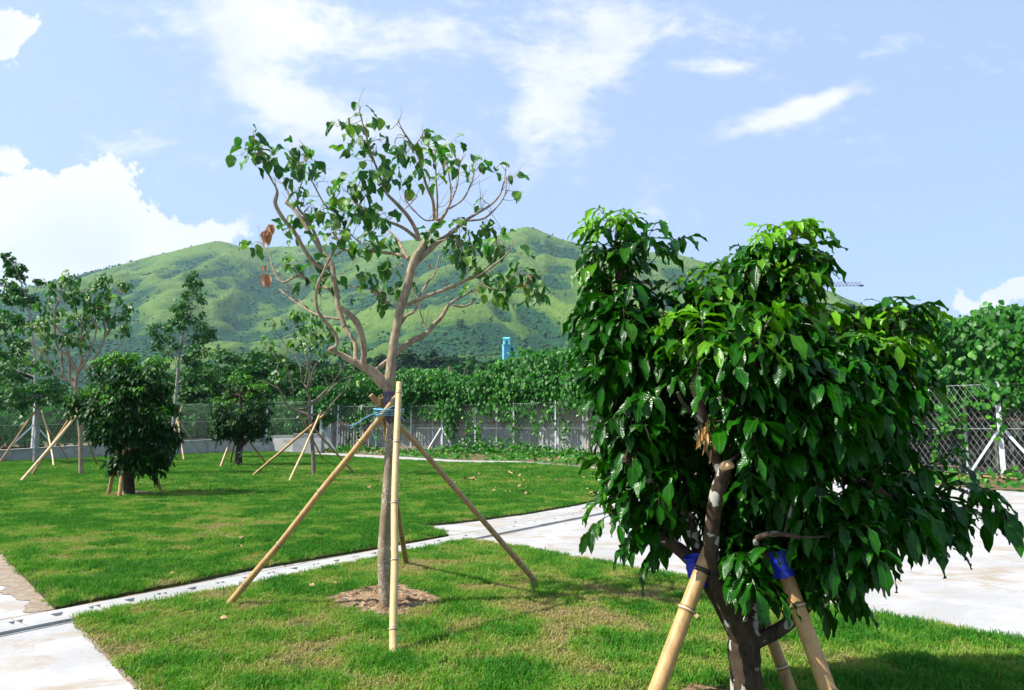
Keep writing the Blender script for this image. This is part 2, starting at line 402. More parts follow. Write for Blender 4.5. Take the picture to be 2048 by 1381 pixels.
M['cyan'] = mat('light blue machine paint', m_plain, col=(.15, .52, .66), rough=.4, var=.1, scale=2)
M['darkmetal'] = mat('dark machine metal', m_plain, col=(.03, .035, .04), rough=.5, var=.2)
M['cranepaint'] = mat('violet grey crane paint', m_plain, col=(.20, .16, .30), rough=.6, var=.1)
M['fallen'] = mat('dry fallen leaf', m_plain, col=(.30, .19, .10), rough=.8, var=.35, scale=3)
M['dryleaf'] = mat('withered brown leaf', m_plain, col=(.40, .19, .09), rough=.7, var=.4, scale=30)
M['stone'] = mat('rubble stone', m_plain, col=(.26, .22, .185), rough=.9, var=.35, scale=20)
M['rock'] = mat('hill rock', m_plain, col=(.26, .25, .24), rough=.9, var=.3, scale=.3)
M['oldwood'] = mat('weathered timber', m_plain, col=(.20, .13, .09), rough=.9, var=.3)
M['whitepaint'] = mat('off white painted steel', m_plain, col=(.62, .64, .63), rough=.5, var=.1, scale=3)

def m_concrete(n, base=(.335, .335, .335), stain=(.275, .225, .165), amt=.6, fine=1.0):
    p = n.pos(); fl = n.scale(p, (1, 1.2, 1))
    f = n.noise(fl, 1.1, 7, .62, .5); g = n.noise(p, 55, 4, .7); s = n.noise(n.scale(p, (.8, 1.4, 1)), 1.9, 10, .74, .5)
    c = n.mix(n.smooth(f, .38, .62), tuple(x*.90 for x in base), tuple(min(.85, x*1.1) for x in base))
    c = n.mix(n.math('MULTIPLY', n.smooth(s, .47, .60), n.math('MULTIPLY', n.smooth(n.noise(p, .6, 3), .35, .6), amt*1.5)), c, stain)
    c = n.mix(n.math('MULTIPLY', n.smooth(g, .54, .70), .45*fine), c, tuple(x*.55 for x in stain))
    d = n.noise(p, 18, 3, .6); c = n.mix(n.math('MULTIPLY', n.smooth(d, .64, .72), .7*fine), c, (.20, .13, .08))
    nor = n.bump(n.math('ADD', g, n.math('MULTIPLY', f, .4)), .25, .006)
    return principled(n, c, .85, nor, spec=.25)
M['pave'] = mat('pale concrete paving', m_concrete)
M['drain'] = mat('precast concrete', m_concrete, base=(.31, .315, .31), stain=(.26, .22, .17), amt=.25, fine=.5)
M['wallc'] = mat('cast concrete wall', m_concrete, base=(.40, .40, .38), stain=(.24, .22, .19), amt=.6)
def m_soil(n, a=(.37, .255, .15), b=(.13, .08, .045)):
    p = n.pos(); f = n.noise(p, 9, 8, .72, .3); g = n.noise(p, 70, 4, .7)
    c = n.mix(n.smooth(f, .35, .68), b, a); c = n.mix(n.math('MULTIPLY', n.smooth(g, .6, .72), .6), c, (.46, .36, .27))
    return principled(n, c, .95, n.bump(n.math('ADD', f, n.math('MULTIPLY', g, .5)), .9, .03), spec=.1)
M['soil'] = mat('reddish soil', m_soil)
M['thatch'] = mat('lawn thatch', m_soil, a=(.085, .10, .03), b=(.04, .055, .014))
M['litter'] = mat('ground with leaf litter', m_soil, a=(.22, .15, .09), b=(.07, .06, .03))
def m_field(n):
    p = n.pos(); f = n.noise(p, .05, 6, .6); c = n.mix(n.smooth(f, .4, .6), (.05, .09, .02), (.10, .14, .04)); return principled(n, c, .95, spec=.1)
M['field'] = mat('rough open ground', m_field)
def m_grass(n):
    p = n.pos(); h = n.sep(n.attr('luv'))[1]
    lu = n.attr('lush', 'INSTANCER', 'Fac')
    f = n.noise(p, 2.2, 4, .6); dryn = n.sep(n.attr('luv'))[2]
    c = n.ramp(lu, [(0.0, (.34, .27, .12)), (.22, (.26, .30, .06)), (.45, (.165, .30, .028)), (.7, (.078, .26, .012)), (1.0, (.028, .170, .007))])
    c = n.mix(n.math('MULTIPLY', dryn, n.math('SUBTRACT', 1.0, n.math('MULTIPLY', lu, .8))), c, (.36, .29, .14))
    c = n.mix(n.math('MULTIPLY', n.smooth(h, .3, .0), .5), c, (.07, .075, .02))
    b = principled(n, c, .6, spec=.2)
    tr = n.n('ShaderNodeBsdfTranslucent'); n.l(n.mix(1.0, c, (1.2, 1.4, .6), 'MULTIPLY'), tr.inputs[0])
    ms = n.n('ShaderNodeMixShader'); ms.inputs[0].default_value = .3; n.l(b, ms.inputs[1]); n.l(tr.outputs[0], ms.inputs[2])
    return ms.outputs[0]
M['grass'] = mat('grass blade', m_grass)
def m_hill(n):
    a = n.attr('luv'); vg, rk, yl = n.sep(a)[:3]; p = n.pos()
    f = n.noise(p, .035, 8, .68); f2 = n.noise(p, .012, 5, .6); fine = n.noise(p, .22, 4, .7)
    g = n.mix(n.smooth(f, .35, .65), (.042, .092, .016), (.080, .142, .026))
    g = n.mix(n.math('MULTIPLY', n.smooth(f2, .45, .65), .7), g, (.066, .135, .018))
    g = n.mix(n.math('MULTIPLY', yl, .8), g, (.105, .215, .02))
    g = n.mix(n.math('MULTIPLY', n.smooth(fine, .52, .72), .45), g, (.055, .105, .035))
    g = n.mix(n.math('MULTIPLY', n.smooth(vg, .34, .06), .65), g, (.125, .195, .036))
    mid_ = n.noise(p, .09, 5, .65); g = n.mix(n.math('MULTIPLY', n.smooth(mid_, .5, .66), .5), g, (.040, .090, .022))
    vm = n.smooth(n.math('ADD', vg, n.math('MULTIPLY', n.math('SUBTRACT', f, .5), 1.6)), .36, .50)
    c = n.mix(n.math('MULTIPLY', vm, .9), g, n.mix(fine, (.005, .036, .022), (.016, .072, .032)))
    rm = n.smooth(n.math('ADD', rk, n.math('MULTIPLY', n.math('SUBTRACT', fine, .5), 1.2)), .62, .75)
    c = n.mix(n.math('MULTIPLY', rm, .6), c, (.28, .27, .25))
    hb = n.math('ADD', n.math('ADD', n.math('MULTIPLY', fine, .5), f), n.math('MULTIPLY', mid_, .7))
    return principled(n, c, .95, n.bump(hb, .9, 7.0), spec=.05)
M['hill'] = mat('grassy hillside', m_hill)
def m_hoard(n):
    p = n.pos(); st = n.noise(n.scale(p, (3.5, 3.5, .35)), 3, 7, .7, .4); bl = n.noise(p, 1.0, 5, .6)
    c = n.mix(n.smooth(st, .38, .62), (.27, .28, .275), (.50, .51, .50)); c = n.mix(n.math('MULTIPLY', n.smooth(bl, .45, .65), .6), c, (.15, .15, .13))
    return principled(n, c, .7, spec=.3)
M['hoard'] = mat('stained corrugated sheet', m_hoard)

def m_hoard2(n):
    p = n.pos(); st = n.noise(n.scale(p, (3.5, 3.5, .5)), 2, 7, .7, .4)
    return principled(n, n.mix(n.smooth(st, .5, .68), (.035, .045, .035), (.20, .21, .20)), .8, spec=.2)
M['hoard_shade'] = mat('shade toned corrugated sheet', m_hoard2)  # dark copy of the sheet; shade and growth behind the mesh put into colour
# ================================================================ SETTING
def sheet(name, poly, z, m, thick=0.0, sub=None, **tags):
    """flat polygon (list of xy) with optional side skirts"""
    me = bpy.data.meshes.new(name); k = len(poly)
    v = [(p[0], p[1], z) for p in poly]; f = [list(range(k))]
    if thick:
        v += [(p[0], p[1], z-thick) for p in poly]
        f += [[i, k+i, k+(i+1) % k, (i+1) % k] for i in range(k)]
    me.from_pydata(v, [], f); me.update(); me.materials.append(m)
    o = bpy.data.objects.new(name, me); COL.objects.link(o)
    for kk, vv in tags.items(): o[kk] = vv
    return o
def gpoly(pts, z=0.0, jit=0, seed=0, step=.25):
    w_ = [G(x, y, z)[:2] for x, y in pts]
    if not jit: return w_
    rng = np.random.default_rng(seed); out = []
    for i in range(len(w_)):
        a = np.array(w_[i]); b = np.array(w_[(i+1) % len(w_)]); d = np.linalg.norm(b-a); k = max(1, min(80, int(d/step)))
        nn = np.array([-(b-a)[1], (b-a)[0]])/max(d, 1e-6)
        for j in range(k):
            q = a+(b-a)*j/k; out.append(q+nn*jit*(n2(q[0], q[1], 2.5, 3, seed)-.5)*2*(1 if j else .3))
    return out
sheet('ground', [(-1900, -150), (1900, -150), (1900, 2100), (-1900, 2100)], -.03, M['field'], kind='structure')
# soil strip along and behind the fences
fence_px = [(640, 903.5), (674, 903.5), (720, 903.5), (771, 904), (821, 904.5), (883, 905.5), (950, 907), (1027, 909), (1111, 912.5)]
far_edge = [(629, 905), (771, 912), (923, 921), (1044, 923), (1220, 937), (1400, 948), (1600, 957), (1850, 970), (2048, 985), (2300, 1004), (2600, 1030)]
sheet('soil', [(-60, 25), (-60, 75), (60, 75), (60, 5), (40, 5), (20, 15), (-10, 30)], -.018, M['litter'], kind='structure')
FE = gpoly(far_edge, 0)
pv = [(-60, -6)]+[(40, -6)]+[(40, FE[-1][1])]+FE[::-1]+[tuple(G(560, 906)[:2]), (-60, 40)]
sheet('pavement', pv, 0.0, M['pave'], kind='structure')

# lawns --------------------------------------------------------
gl0 = G(0, 1105); gl1 = G(110, 1222); dl = (gl0-gl1)/np.linalg.norm(gl0-gl1)
far_left = gl1+dl*26
LA_px = [(110, 1222), (180, 1207), (250, 1193), (320, 1179), (390, 1166), (500, 1142), (620, 1122), (760, 1098), (860, 1081), (897, 1073.5), (870, 1063), (835, 1055), (900, 1049), (960, 1042), (1060, 1028), (1150, 1012), (1205, 1000), (1270, 985), (1330, 968), (1340, 957), (1300, 950), (1220, 944), (1130, 934), (1044, 928.5), (923, 928), (771, 920.5), (640, 912), (560, 905), (440, 906.5), (345, 912), (180, 917.5), (0, 926), (-150, 934)]
lawnA = gpoly(LA_px)+[(-34, 30), (far_left[0]-3, far_left[1]+1), (far_left[0], far_left[1]), tuple((gl0+dl*3)[:2]), tuple(gl0[:2])]
LB_px = [(150, 1243), (244, 1224), (342, 1206), (464, 1184), (620, 1150), (757, 1122), (850, 1101), (942, 1085), (1000, 1093), (1090, 1110), (1180, 1126), (1260, 1143), (1390, 1163), (1500, 1190), (1650, 1222), (1850, 1254), (2048, 1292), (2300, 1345), (2600, 1420), (2600, 2400), (700, 2400), (330, 1430), (285, 1381), (235, 1330), (195, 1290), (165, 1258)]
lawnB = gpoly(LB_px)
LZ = 0.035
sheet('lawn', lawnA, LZ, M['thatch'], LZ+.02, kind='structure')
sheet('lawn', lawnB, LZ+.002, M['thatch'], LZ+.02, kind='structure')
pit = gpoly([(645, 1206), (700, 1190), (780, 1170), (840, 1188), (885, 1207), (830, 1230), (770, 1249), (700, 1228)])
bush2_at = G(258, 991); 
def ring_poly(c, r, k=14, seed=1, sx=1.0):
    rng = np.random.default_rng(seed); return [(c[0]+r*sx*(1+.15*rng.normal())*math.cos(t), c[1]+r*(1+.15*rng.normal())*math.sin(t)) for t in np.linspace(0, 2*np.pi, k, endpoint=False)]
pit2 = ring_poly(bush2_at, .42, seed=3, sx=1.2)
FB = G(1497, 1440)
pit3 = ring_poly((FB[0]-.12, FB[1]+.05), .33, seed=5)
def pit_mesh(name, poly, seed, z=.012, depth=LZ+.006):
    """lumpy soil disc set in a hole of the turf: radial grid"""
    c = np.mean(np.array(poly), axis=0); g = Geo(); k = len(poly)*12; rings = 34
    pp = np.array(poly); pl = []
    for i in range(len(pp)):
        for j in range(12): pl.append(pp[i]*(1-j/12)+pp[(i+1) % len(pp)]*(j/12))
    pl = np.array(pl); V = []
    for r_ in np.linspace(0, 1, rings):
        q = c+(pl-c)*r_; zz = depth+.02*(1-r_)+(n2(q[:, 0], q[:, 1], 16, 4, seed, .75)-.5)*.11*min(1, 3*(1-r_)+.2)
        V.append(np.column_stack([q, zz]))
    V = np.array(V); i = np.arange(rings-1)[:, None]*k; j = np.arange(k)[None]; j2 = (j+1) % k
    g.add(V.reshape(-1, 3), np.stack([i+j, i+j2, i+k+j2, i+k+j], -1).reshape(-1, 4))
    return g.obj(name, M['soil'], smooth=False, kind='structure')
pit_mesh('soil_patch', pit, 3); pit_mesh('soil_patch', pit2, 4); pit_mesh('soil_patch', pit3, 5)
def pebbles(name, poly, k, seed, label, smin=.004, smax=.028):
    rng = np.random.default_rng(seed); pp = np.array(poly); mn, mx = pp.min(0), pp.max(0); g = Geo(); c = 0
    while c < k:
        x, y = rng.uniform(mn, mx)
        if not inpoly(np.array([x]), np.array([y]), poly)[0]: continue
        s = smin+(smax-smin)*rng.random()**4; t = rdir(rng, 8)*s*rng.uniform(.6, 1, (8, 1))
        h = np.array([[1, 1, 1], [-1, 1, 1], [-1, -1, 1], [1, -1, 1], [1, 1, -1], [-1, 1, -1], [-1, -1, -1], [1, -1, -1]])*s*.55*np.array([1.3, .9, .6])+t*.35
        g.add(h+[x, y, LZ+.015+s*.3], [[0, 1, 2, 3], [7, 6, 5, 4], [0, 4, 5, 1], [1, 5, 6, 2], [2, 6, 7, 3], [3, 7, 4, 0]]); c += 1
    return g.obj(name, M['stone'], smooth=False, kind='stuff', label=label, category='gravel')
pebbles('gravel', pit, 150, 1, 'small stones and soil crumbs around the staked broad leaf tree')
pebbles('gravel', pit2, 260, 2, 'pale chippings around the dark round bush on the far lawn', .008, .03)

M['dirt'] = mat('fine washed soil', m_soil, a=(.34, .29, .235), b=(.25, .19, .135))
def dirt_edge(line, w0, w1, seed, z=.005, side=1):
    rng = np.random.default_rng(seed); a = np.array(line[0]); out = []
    pts_, s_ = [], []
    for i in range(len(line)-1):
        p = np.array(line[i]); q = np.array(line[i+1]); m_ = max(2, int(np.linalg.norm(q-p)/.05)); pts_ += [p+(q-p)*j/m_ for j in range(m_)]
    pts_ = np.array(pts_); T = np.gradient(pts_, axis=0); T /= np.linalg.norm(T, axis=1, keepdims=True); N_ = np.column_stack([-T[:, 1], T[:, 0]])*side
    ss_ = np.arange(len(pts_))*.05; w_ = w0+(w1-w0)*np.clip((n2(ss_, ss_*0, 1.3, 5, seed, .7)-.3)*2.2, 0, 1)
    V = np.vstack([np.column_stack([pts_-N_*.12, np.full(len(pts_), z)]), np.column_stack([pts_+N_*w_[:, None], np.full(len(pts_), z)])]); i = np.arange(len(pts_)-1); g = Geo()
    g.add(V, np.stack([i, i+1, len(pts_)+i+1, len(pts_)+i], -1)); g.obj('soil_edge', M['dirt'], smooth=False, kind='structure')
dirt_edge([tuple((gl0+dl*2)[:2]), tuple(gl0[:2]), tuple(gl1[:2])], .0, .38, 3, side=-1)
dirt_edge([G(a, b)[:2] for a, b in ((150, 1243), (165, 1258), (195, 1290), (235, 1330), (285, 1381))], .0, .10, 4, side=-1)
dirt_edge([G(a, b)[:2] for a, b in ((942, 1085), (1090, 1110), (1260, 1143), (1500, 1190), (1850, 1254), (2100, 1302))], .0, .12, 5, side=1)
# grass ------------------------------------------------------------
def tuft(seed, blades=34, rad=.075, hmin=.03, hmax=.065, bw=.0032):
    rng = np.random.default_rng(seed); g = Geo()
    a = rng.uniform(0, 6.28, blades); r = rad*np.sqrt(rng.random(blades)); b0 = np.stack([r*np.cos(a), r*np.sin(a), np.zeros(blades)], -1)
    h = rng.uniform(hmin, hmax, blades); lean = rng.normal(0, .45, (blades, 2))
    side = nrm(np.stack([rng.normal(size=blades), rng.normal(size=blades), np.zeros(blades)], -1))*bw
    V = np.zeros((blades, 5, 3)); V[:, 0] = b0-side; V[:, 1] = b0+side
    mid = b0+np.column_stack([lean*h[:, None]*.35, h*.6]); tip = b0+np.column_stack([lean*h[:, None]*1.1, h*(1-.25*np.linalg.norm(lean, axis=1).clip(0, 1.5))])
    V[:, 2] = mid+side*.75; V[:, 3] = mid-side*.75; V[:, 4] = tip
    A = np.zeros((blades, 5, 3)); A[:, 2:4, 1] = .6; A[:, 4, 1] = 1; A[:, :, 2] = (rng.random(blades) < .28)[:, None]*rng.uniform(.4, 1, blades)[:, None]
    base = np.arange(blades)*5
    g.add(V.reshape(-1, 3), np.stack([base, base+1, base+2, base+3], -1), np.stack([base+3, base+2, base+4], -1), A.reshape(-1, 3))
    return g.mesh('tuft', M['grass'], smooth=False)
def make_grass_group(protos):
    ng = bpy.data.node_groups.new('scatter', 'GeometryNodeTree')
    ng.interface.new_socket('Geometry', in_out='INPUT', socket_type='NodeSocketGeometry'); ng.interface.new_socket('Geometry', in_out='OUTPUT', socket_type='NodeSocketGeometry')
    N_ = ng.nodes; gi = N_.new('NodeGroupInput'); go = N_.new('NodeGroupOutput'); L_ = ng.links
    iop = N_.new('GeometryNodeInstanceOnPoints'); jn = N_.new('GeometryNodeJoinGeometry')
    for p in protos:
        oi = N_.new('GeometryNodeObjectInfo'); oi.inputs['Object'].default_value = p; oi.inputs['As Instance'].default_value = True
        L_.new(oi.outputs['Geometry'], jn.inputs[0])
    def na(name, typ):
        q = N_.new('GeometryNodeInputNamedAttribute'); q.data_type = typ; q.inputs['Name'].default_value = name; return q.outputs[0]
    L_.new(gi.outputs[0], iop.inputs['Points']); L_.new(jn.outputs[0], iop.inputs['Instance'])
    iop.inputs['Pick Instance'].default_value = True
    L_.new(na('pick', 'INT'), iop.inputs['Instance Index']); L_.new(na('rot', 'FLOAT_VECTOR'), iop.inputs['Rotation']); L_.new(na('scl', 'FLOAT_VECTOR'), iop.inputs['Scale'])
    L_.new(iop.outputs[0], go.inputs[0]); return ng
def scatter(name, pts, lush, scl, rot, npick, ng, **tags):
    me = bpy.data.meshes.new(name); k = len(pts); me.vertices.add(k); me.vertices.foreach_set('co', pts.astype(np.float32).ravel())
    at = me.attributes.new('lush', 'FLOAT', 'POINT'); at.data.foreach_set('value', lush.astype(np.float32))
    at = me.attributes.new('scl', 'FLOAT_VECTOR', 'POINT'); at.data.foreach_set('vector', scl.astype(np.float32).ravel())
    at = me.attributes.new('rot', 'FLOAT_VECTOR', 'POINT'); at.data.foreach_set('vector', rot.astype(np.float32).ravel())
    at = me.attributes.new('pick', 'INT', 'POINT'); at.data.foreach_set('value', np.random.default_rng(1).integers(0, npick, k).astype(np.int32))
    me.update(); o = bpy.data.objects.new(name, me); COL.objects.link(o)
    md = o.modifiers.new('scatter', 'NODES'); md.node_group = ng
    for kk, vv in tags.items(): o[kk] = vv
    return o
near_p = [bpy.data.objects.new('tuft', tuft(s)) for s in range(5)]
far_p = [bpy.data.objects.new('tuft', tuft(20+s, 46, .20, .035, .075, .006)) for s in range(4)]
ng_near = make_grass_group(near_p); ng_far = make_grass_group(far_p)
def lushness(x, y, far=False):
    a = n2(x, y*1.2, 2.6, 4, 11, .6); b = n2(x, y, .5, 3, 12); c = n2(x, y, 8, 2, 13)
    return .50+(a-.5)*2.3+(b-.5)*.9+(c-.5)*.8
def grass_field(name, poly, dens, ymin, ymax, ng, seed, bias, npick, sbase, label, holes=(), margin=None):
    rng = np.random.default_rng(seed); pp = np.array(poly); mn = pp.min(0); mx = pp.max(0)
    mn[1] = max(mn[1], ymin); mx[1] = min(mx[1], ymax); area = (mx[0]-mn[0])*(mx[1]-mn[1]); k = int(area*dens)
    x = rng.uniform(mn[0], mx[0], k); y = rng.uniform(mn[1], mx[1], k)
    ok = inpoly(x, y, poly) & (np.abs(x) < y*.80+1.2)
    for h in holes: ok &= ~inpoly(x, y, h)
    x = x[ok]; y = y[ok]; k = len(x); lu = np.clip(lushness(x, y)+bias+rng.normal(0, .08, k), 0, 1)
    hs = sbase*(.48+.62*lu)*rng.uniform(.8, 1.2, k)
    scl = np.stack([np.full(k, 1.0), np.full(k, 1.0), hs], -1); scl[:, :2] *= (sbase*.25+.75)
    rot = np.stack([rng.normal(0, .12, k), rng.normal(0, .12, k), rng.uniform(0, 6.28, k)], -1)
    pts = np.stack([x, y, np.full(k, LZ)], -1)
    return scatter(name, pts, lu, scl, rot, npick, ng, kind='stuff', label=label, category='grass')
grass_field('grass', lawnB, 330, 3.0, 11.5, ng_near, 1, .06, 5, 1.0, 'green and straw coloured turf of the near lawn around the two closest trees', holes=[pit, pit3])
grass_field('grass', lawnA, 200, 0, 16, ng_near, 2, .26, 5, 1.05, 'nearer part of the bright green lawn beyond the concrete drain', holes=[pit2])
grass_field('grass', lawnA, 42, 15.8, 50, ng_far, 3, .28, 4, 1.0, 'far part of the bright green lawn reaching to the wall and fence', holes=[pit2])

# drain ------------------------------------------------------------
dn = [(-120, 1272), (0, 1251), (117, 1225.5), (244, 1202), (390, 1175), (500, 1154), (620, 1131), (759, 1105), (815, 1094), (893, 1079), (986, 1059.5), (1120, 1035), (1220, 1018), (1400, 984)]
ds = [(-120, 1298), (0, 1274), (80, 1256), (146, 1241), (244, 1221), (342, 1202.5), (464, 1180), (620, 1147.5), (757, 1119), (815, 1106.5), (942, 1082), (1120, 1046), (1220, 1026.5), (1400, 991)]
mid = np.array([(G(*a)[:2]) for a in dn]); mid2 = np.array([(G(*a)[:2]) for a in ds])
def polyfit_line(pts, deg=2):
    c = np.polyfit(pts[:, 0], pts[:, 1], deg); return c
cc = polyfit_line(np.vstack([mid, mid2]), 3)
xs = np.linspace(mid[0][0]-1, mid[-1][0], 400); ys = np.polyval(cc, xs); sl = np.concatenate([[0], np.cumsum(np.hypot(np.diff(xs), np.diff(ys)))])
CW = .40; BL = .60; DZ = .030
def drain_cover_mesh():
    """one precast cover: slab with bevelled edges and a hand notch cut in both long... ends"""
    g = Geo(); L2 = BL/2-.004; W2 = CW/2-.008; t = .07; nw, nl = .085, .05
    # top outline with a notch at each end centre and one pocket in the middle built from strips
    X_ = [-L2, -L2+nl, -.05, .05, L2-nl, L2]; Y_ = [-W2, -nw, nw, W2]
    pocket = {(0, 1), (4, 1)}; mids = {(2, 1)}
    for i in range(5):
        for j in range(3):
            x0, x1, y0, y1 = X_[i], X_[i+1], Y_[j], Y_[j+1]
            if (i, j) in pocket or (i, j) in mids:
                zb = -.028; s_ = .014
                v = [[x0, y0, 0], [x1, y0, 0], [x1, y1, 0], [x0, y1, 0], [x0+s_, y0+s_, zb], [x1-s_, y0+s_, zb], [x1-s_, y1-s_, zb], [x0+s_, y1-s_, zb]]
                g.add(v, [[4, 5, 6, 7], [0, 1, 5, 4], [1, 2, 6, 5], [2, 3, 7, 6], [3, 0, 4, 7]])
            else:
                g.add([[x0, y0, 0], [x1, y0, 0], [x1, y1, 0], [x0, y1, 0]], [[0, 1, 2, 3]])
    o = [[-L2, -W2, 0], [L2, -W2, 0], [L2, W2, 0], [-L2, W2, 0], [-L2, -W2, -t], [L2, -W2, -t], [L2, W2, -t], [-L2, W2, -t]]
    g.add(o, [[0, 4, 5, 1], [1, 5, 6, 2], [2, 6, 7, 3], [3, 7, 4, 0]])
    return g.mesh('drain_cover', M['drain'], smooth=False)
cm = drain_cover_mesh(); s = 0.3; kk = 0
rngd = np.random.default_rng(4)
while s < sl[-1]-.3:
    x = np.interp(s, sl, xs); y = np.interp(s, sl, ys); x2 = np.interp(s+.1, sl, xs); y2 = np.interp(s+.1, sl, ys)
    o = bpy.data.objects.new('drain_cover', cm); COL.objects.link(o); o.location = (x, y, DZ+rngd.normal(0, .002)); o.rotation_euler = (rngd.normal(0, .004), 0, math.atan2(y2-y, x2-x)+rngd.normal(0, .004))
    o['label'] = 'pale precast cover slab in the drain crossing the lawn'; o['category'] = 'drain cover'; o['group'] = 'drain covers in a row across the lawn'
    s += BL; kk += 1
def ribbon(name, off0, off1, z, m, thick=.03, **tags):
    tx = np.gradient(xs); ty = np.gradient(ys); q = np.hypot(tx, ty); nx, ny = -ty/q, tx/q; g = Geo(); k = len(xs)
    a = np.column_stack([xs+nx*off0, ys+ny*off0, np.full(k, z)]); b = np.column_stack([xs+nx*off1, ys+ny*off1, np.full(k, z)])
    V = np.vstack([a, b, a-[0, 0, thick], b-[0, 0, thick]]); i = np.arange(k-1)
    g.add(V, np.vstack([np.stack([i, i+1, k+i+1, k+i], -1)[:, ::-1], np.stack([2*k+i, 2*k+i+1, i+1, i], -1), np.stack([k+i, k+i+1, 3*k+i+1, 3*k+i], -1)]))
    return g.obj(name, m, smooth=False, **tags)
ribbon('drain_bed', -CW/2-.02, CW/2+.02, .006, M['drain'], kind='structure')
ribbon('drain_kerb', CW/2+.006, CW/2+.04, .022, M['drain'], kind='structure')

ribbon('soil_strip', CW/2+.045, CW/2+.13, .008, M['soil'], kind='structure')

# low concrete wall on the left and its terrace -----------------------
wall_px = [(-300, 943, .45), (0, 926, .58), (180, 917, .71), (345, 912, .80), (440, 907.5, .90), (540, 905.5, 1.06), (588, 906, 1.10)]
wp = [G(a, b)[:2].tolist()+[h] for a, b, h in wall_px]
def wall_geo(pts, th, hs):
    g = Geo(); pts = np.array(pts); k = len(pts)
    T = np.gradient(pts[:, :2], axis=0); T = T/np.linalg.norm(T, axis=1, keepdims=True); nn = np.column_stack([-T[:, 1], T[:, 0]])
    V = []
    for off, z in ((0, -.05), (0, None), (th, None), (th, -.05)):
        zz = np.full(k, z) if z is not None else np.array(hs); V.append(np.column_stack([pts[:, :2]+nn*off, zz]))
    V = np.vstack(V); i = np.arange(k-1); Q = []
    for a in range(3): Q.append(np.stack([a*k+i, a*k+i+1, (a+1)*k+i+1, (a+1)*k+i], -1))
    g.add(V, np.vstack(Q)); e = [[0, k, 2*k, 3*k], [k-1, 4*k-1, 3*k-1, 2*k-1]]; g.q.append(np.array(e)); return g, nn
wpts = np.array(wp)
wr = root('retaining_wall', (wpts[3][0], wpts[3][1], 0), 'low grey concrete retaining wall with pale cap along the back of the lawn', 'wall')
gw, nn_w = wall_geo(wpts, .25, wpts[:, 2]-.06); child(gw, 'wall', M['wallc'], wr, False)
gw, _ = wall_geo(wpts-np.column_stack([nn_w*.03, np.zeros(len(wpts))]), .31, wpts[:, 2]);
for i in range(len(gw.v)):
    m_ = gw.v[i][:, 2] < 0; hh = np.tile(wpts[:, 2], 4); gw.v[i][m_, 2] = (hh-.058)[m_]
child(gw, 'coping', M['drain'], wr, False)
cw = root('wall_end_block', (*G(612, 907)[:2], 0), 'taller square concrete end block closing the low grey wall', 'wall')
g = Geo(); c0 = G(612, 907); box(g, (c0[0], c0[1]+.5, .58), (1.75, .9, 1.16), .05); child(g, 'wall', M['wallc'], cw, False)
g = Geo(); box(g, (c0[0], c0[1]+.5, 1.19), (1.82, .97, .06), .05); child(g, 'coping', M['drain'], cw, False)
terr = [(p[0]+nn_w[i][0]*.24, p[1]+nn_w[i][1]*.24, p[2]-.06) for i, p in enumerate(wpts)]
back = [(p[0]-1, p[1]+9, p[2]) for p in terr]
g = Geo(); k = len(terr); i = np.arange(k-1); g.add(np.array(terr+back), np.stack([i, i+1, k+i+1, k+i], -1)); g.obj('terrace_lawn', M['thatch'], smooth=False, kind='structure')
rng = np.random.default_rng(8); tt = rng.random((9000, 2)); T_ = np.array(terr); ii = tt[:, 0]*(k-1); i0 = ii.astype(int); f_ = (ii-i0)[:, None]
tp = (T_[i0]*(1-f_)+T_[i0+1]*f_)+np.column_stack([-tt[:, 1], tt[:, 1]*8.8, np.zeros(9000)])
kk = len(tp); lu = np.clip(.5+.5*lushness(tp[:, 0], tp[:, 1]), 0, 1)
scatter('grass', tp, lu, np.ones((kk, 3)), np.column_stack([np.zeros((kk, 2)), rng.uniform(0, 6, kk)]), 4, ng_far, kind='stuff', label='strip of green grass on the raised terrace behind the low wall', category='grass')
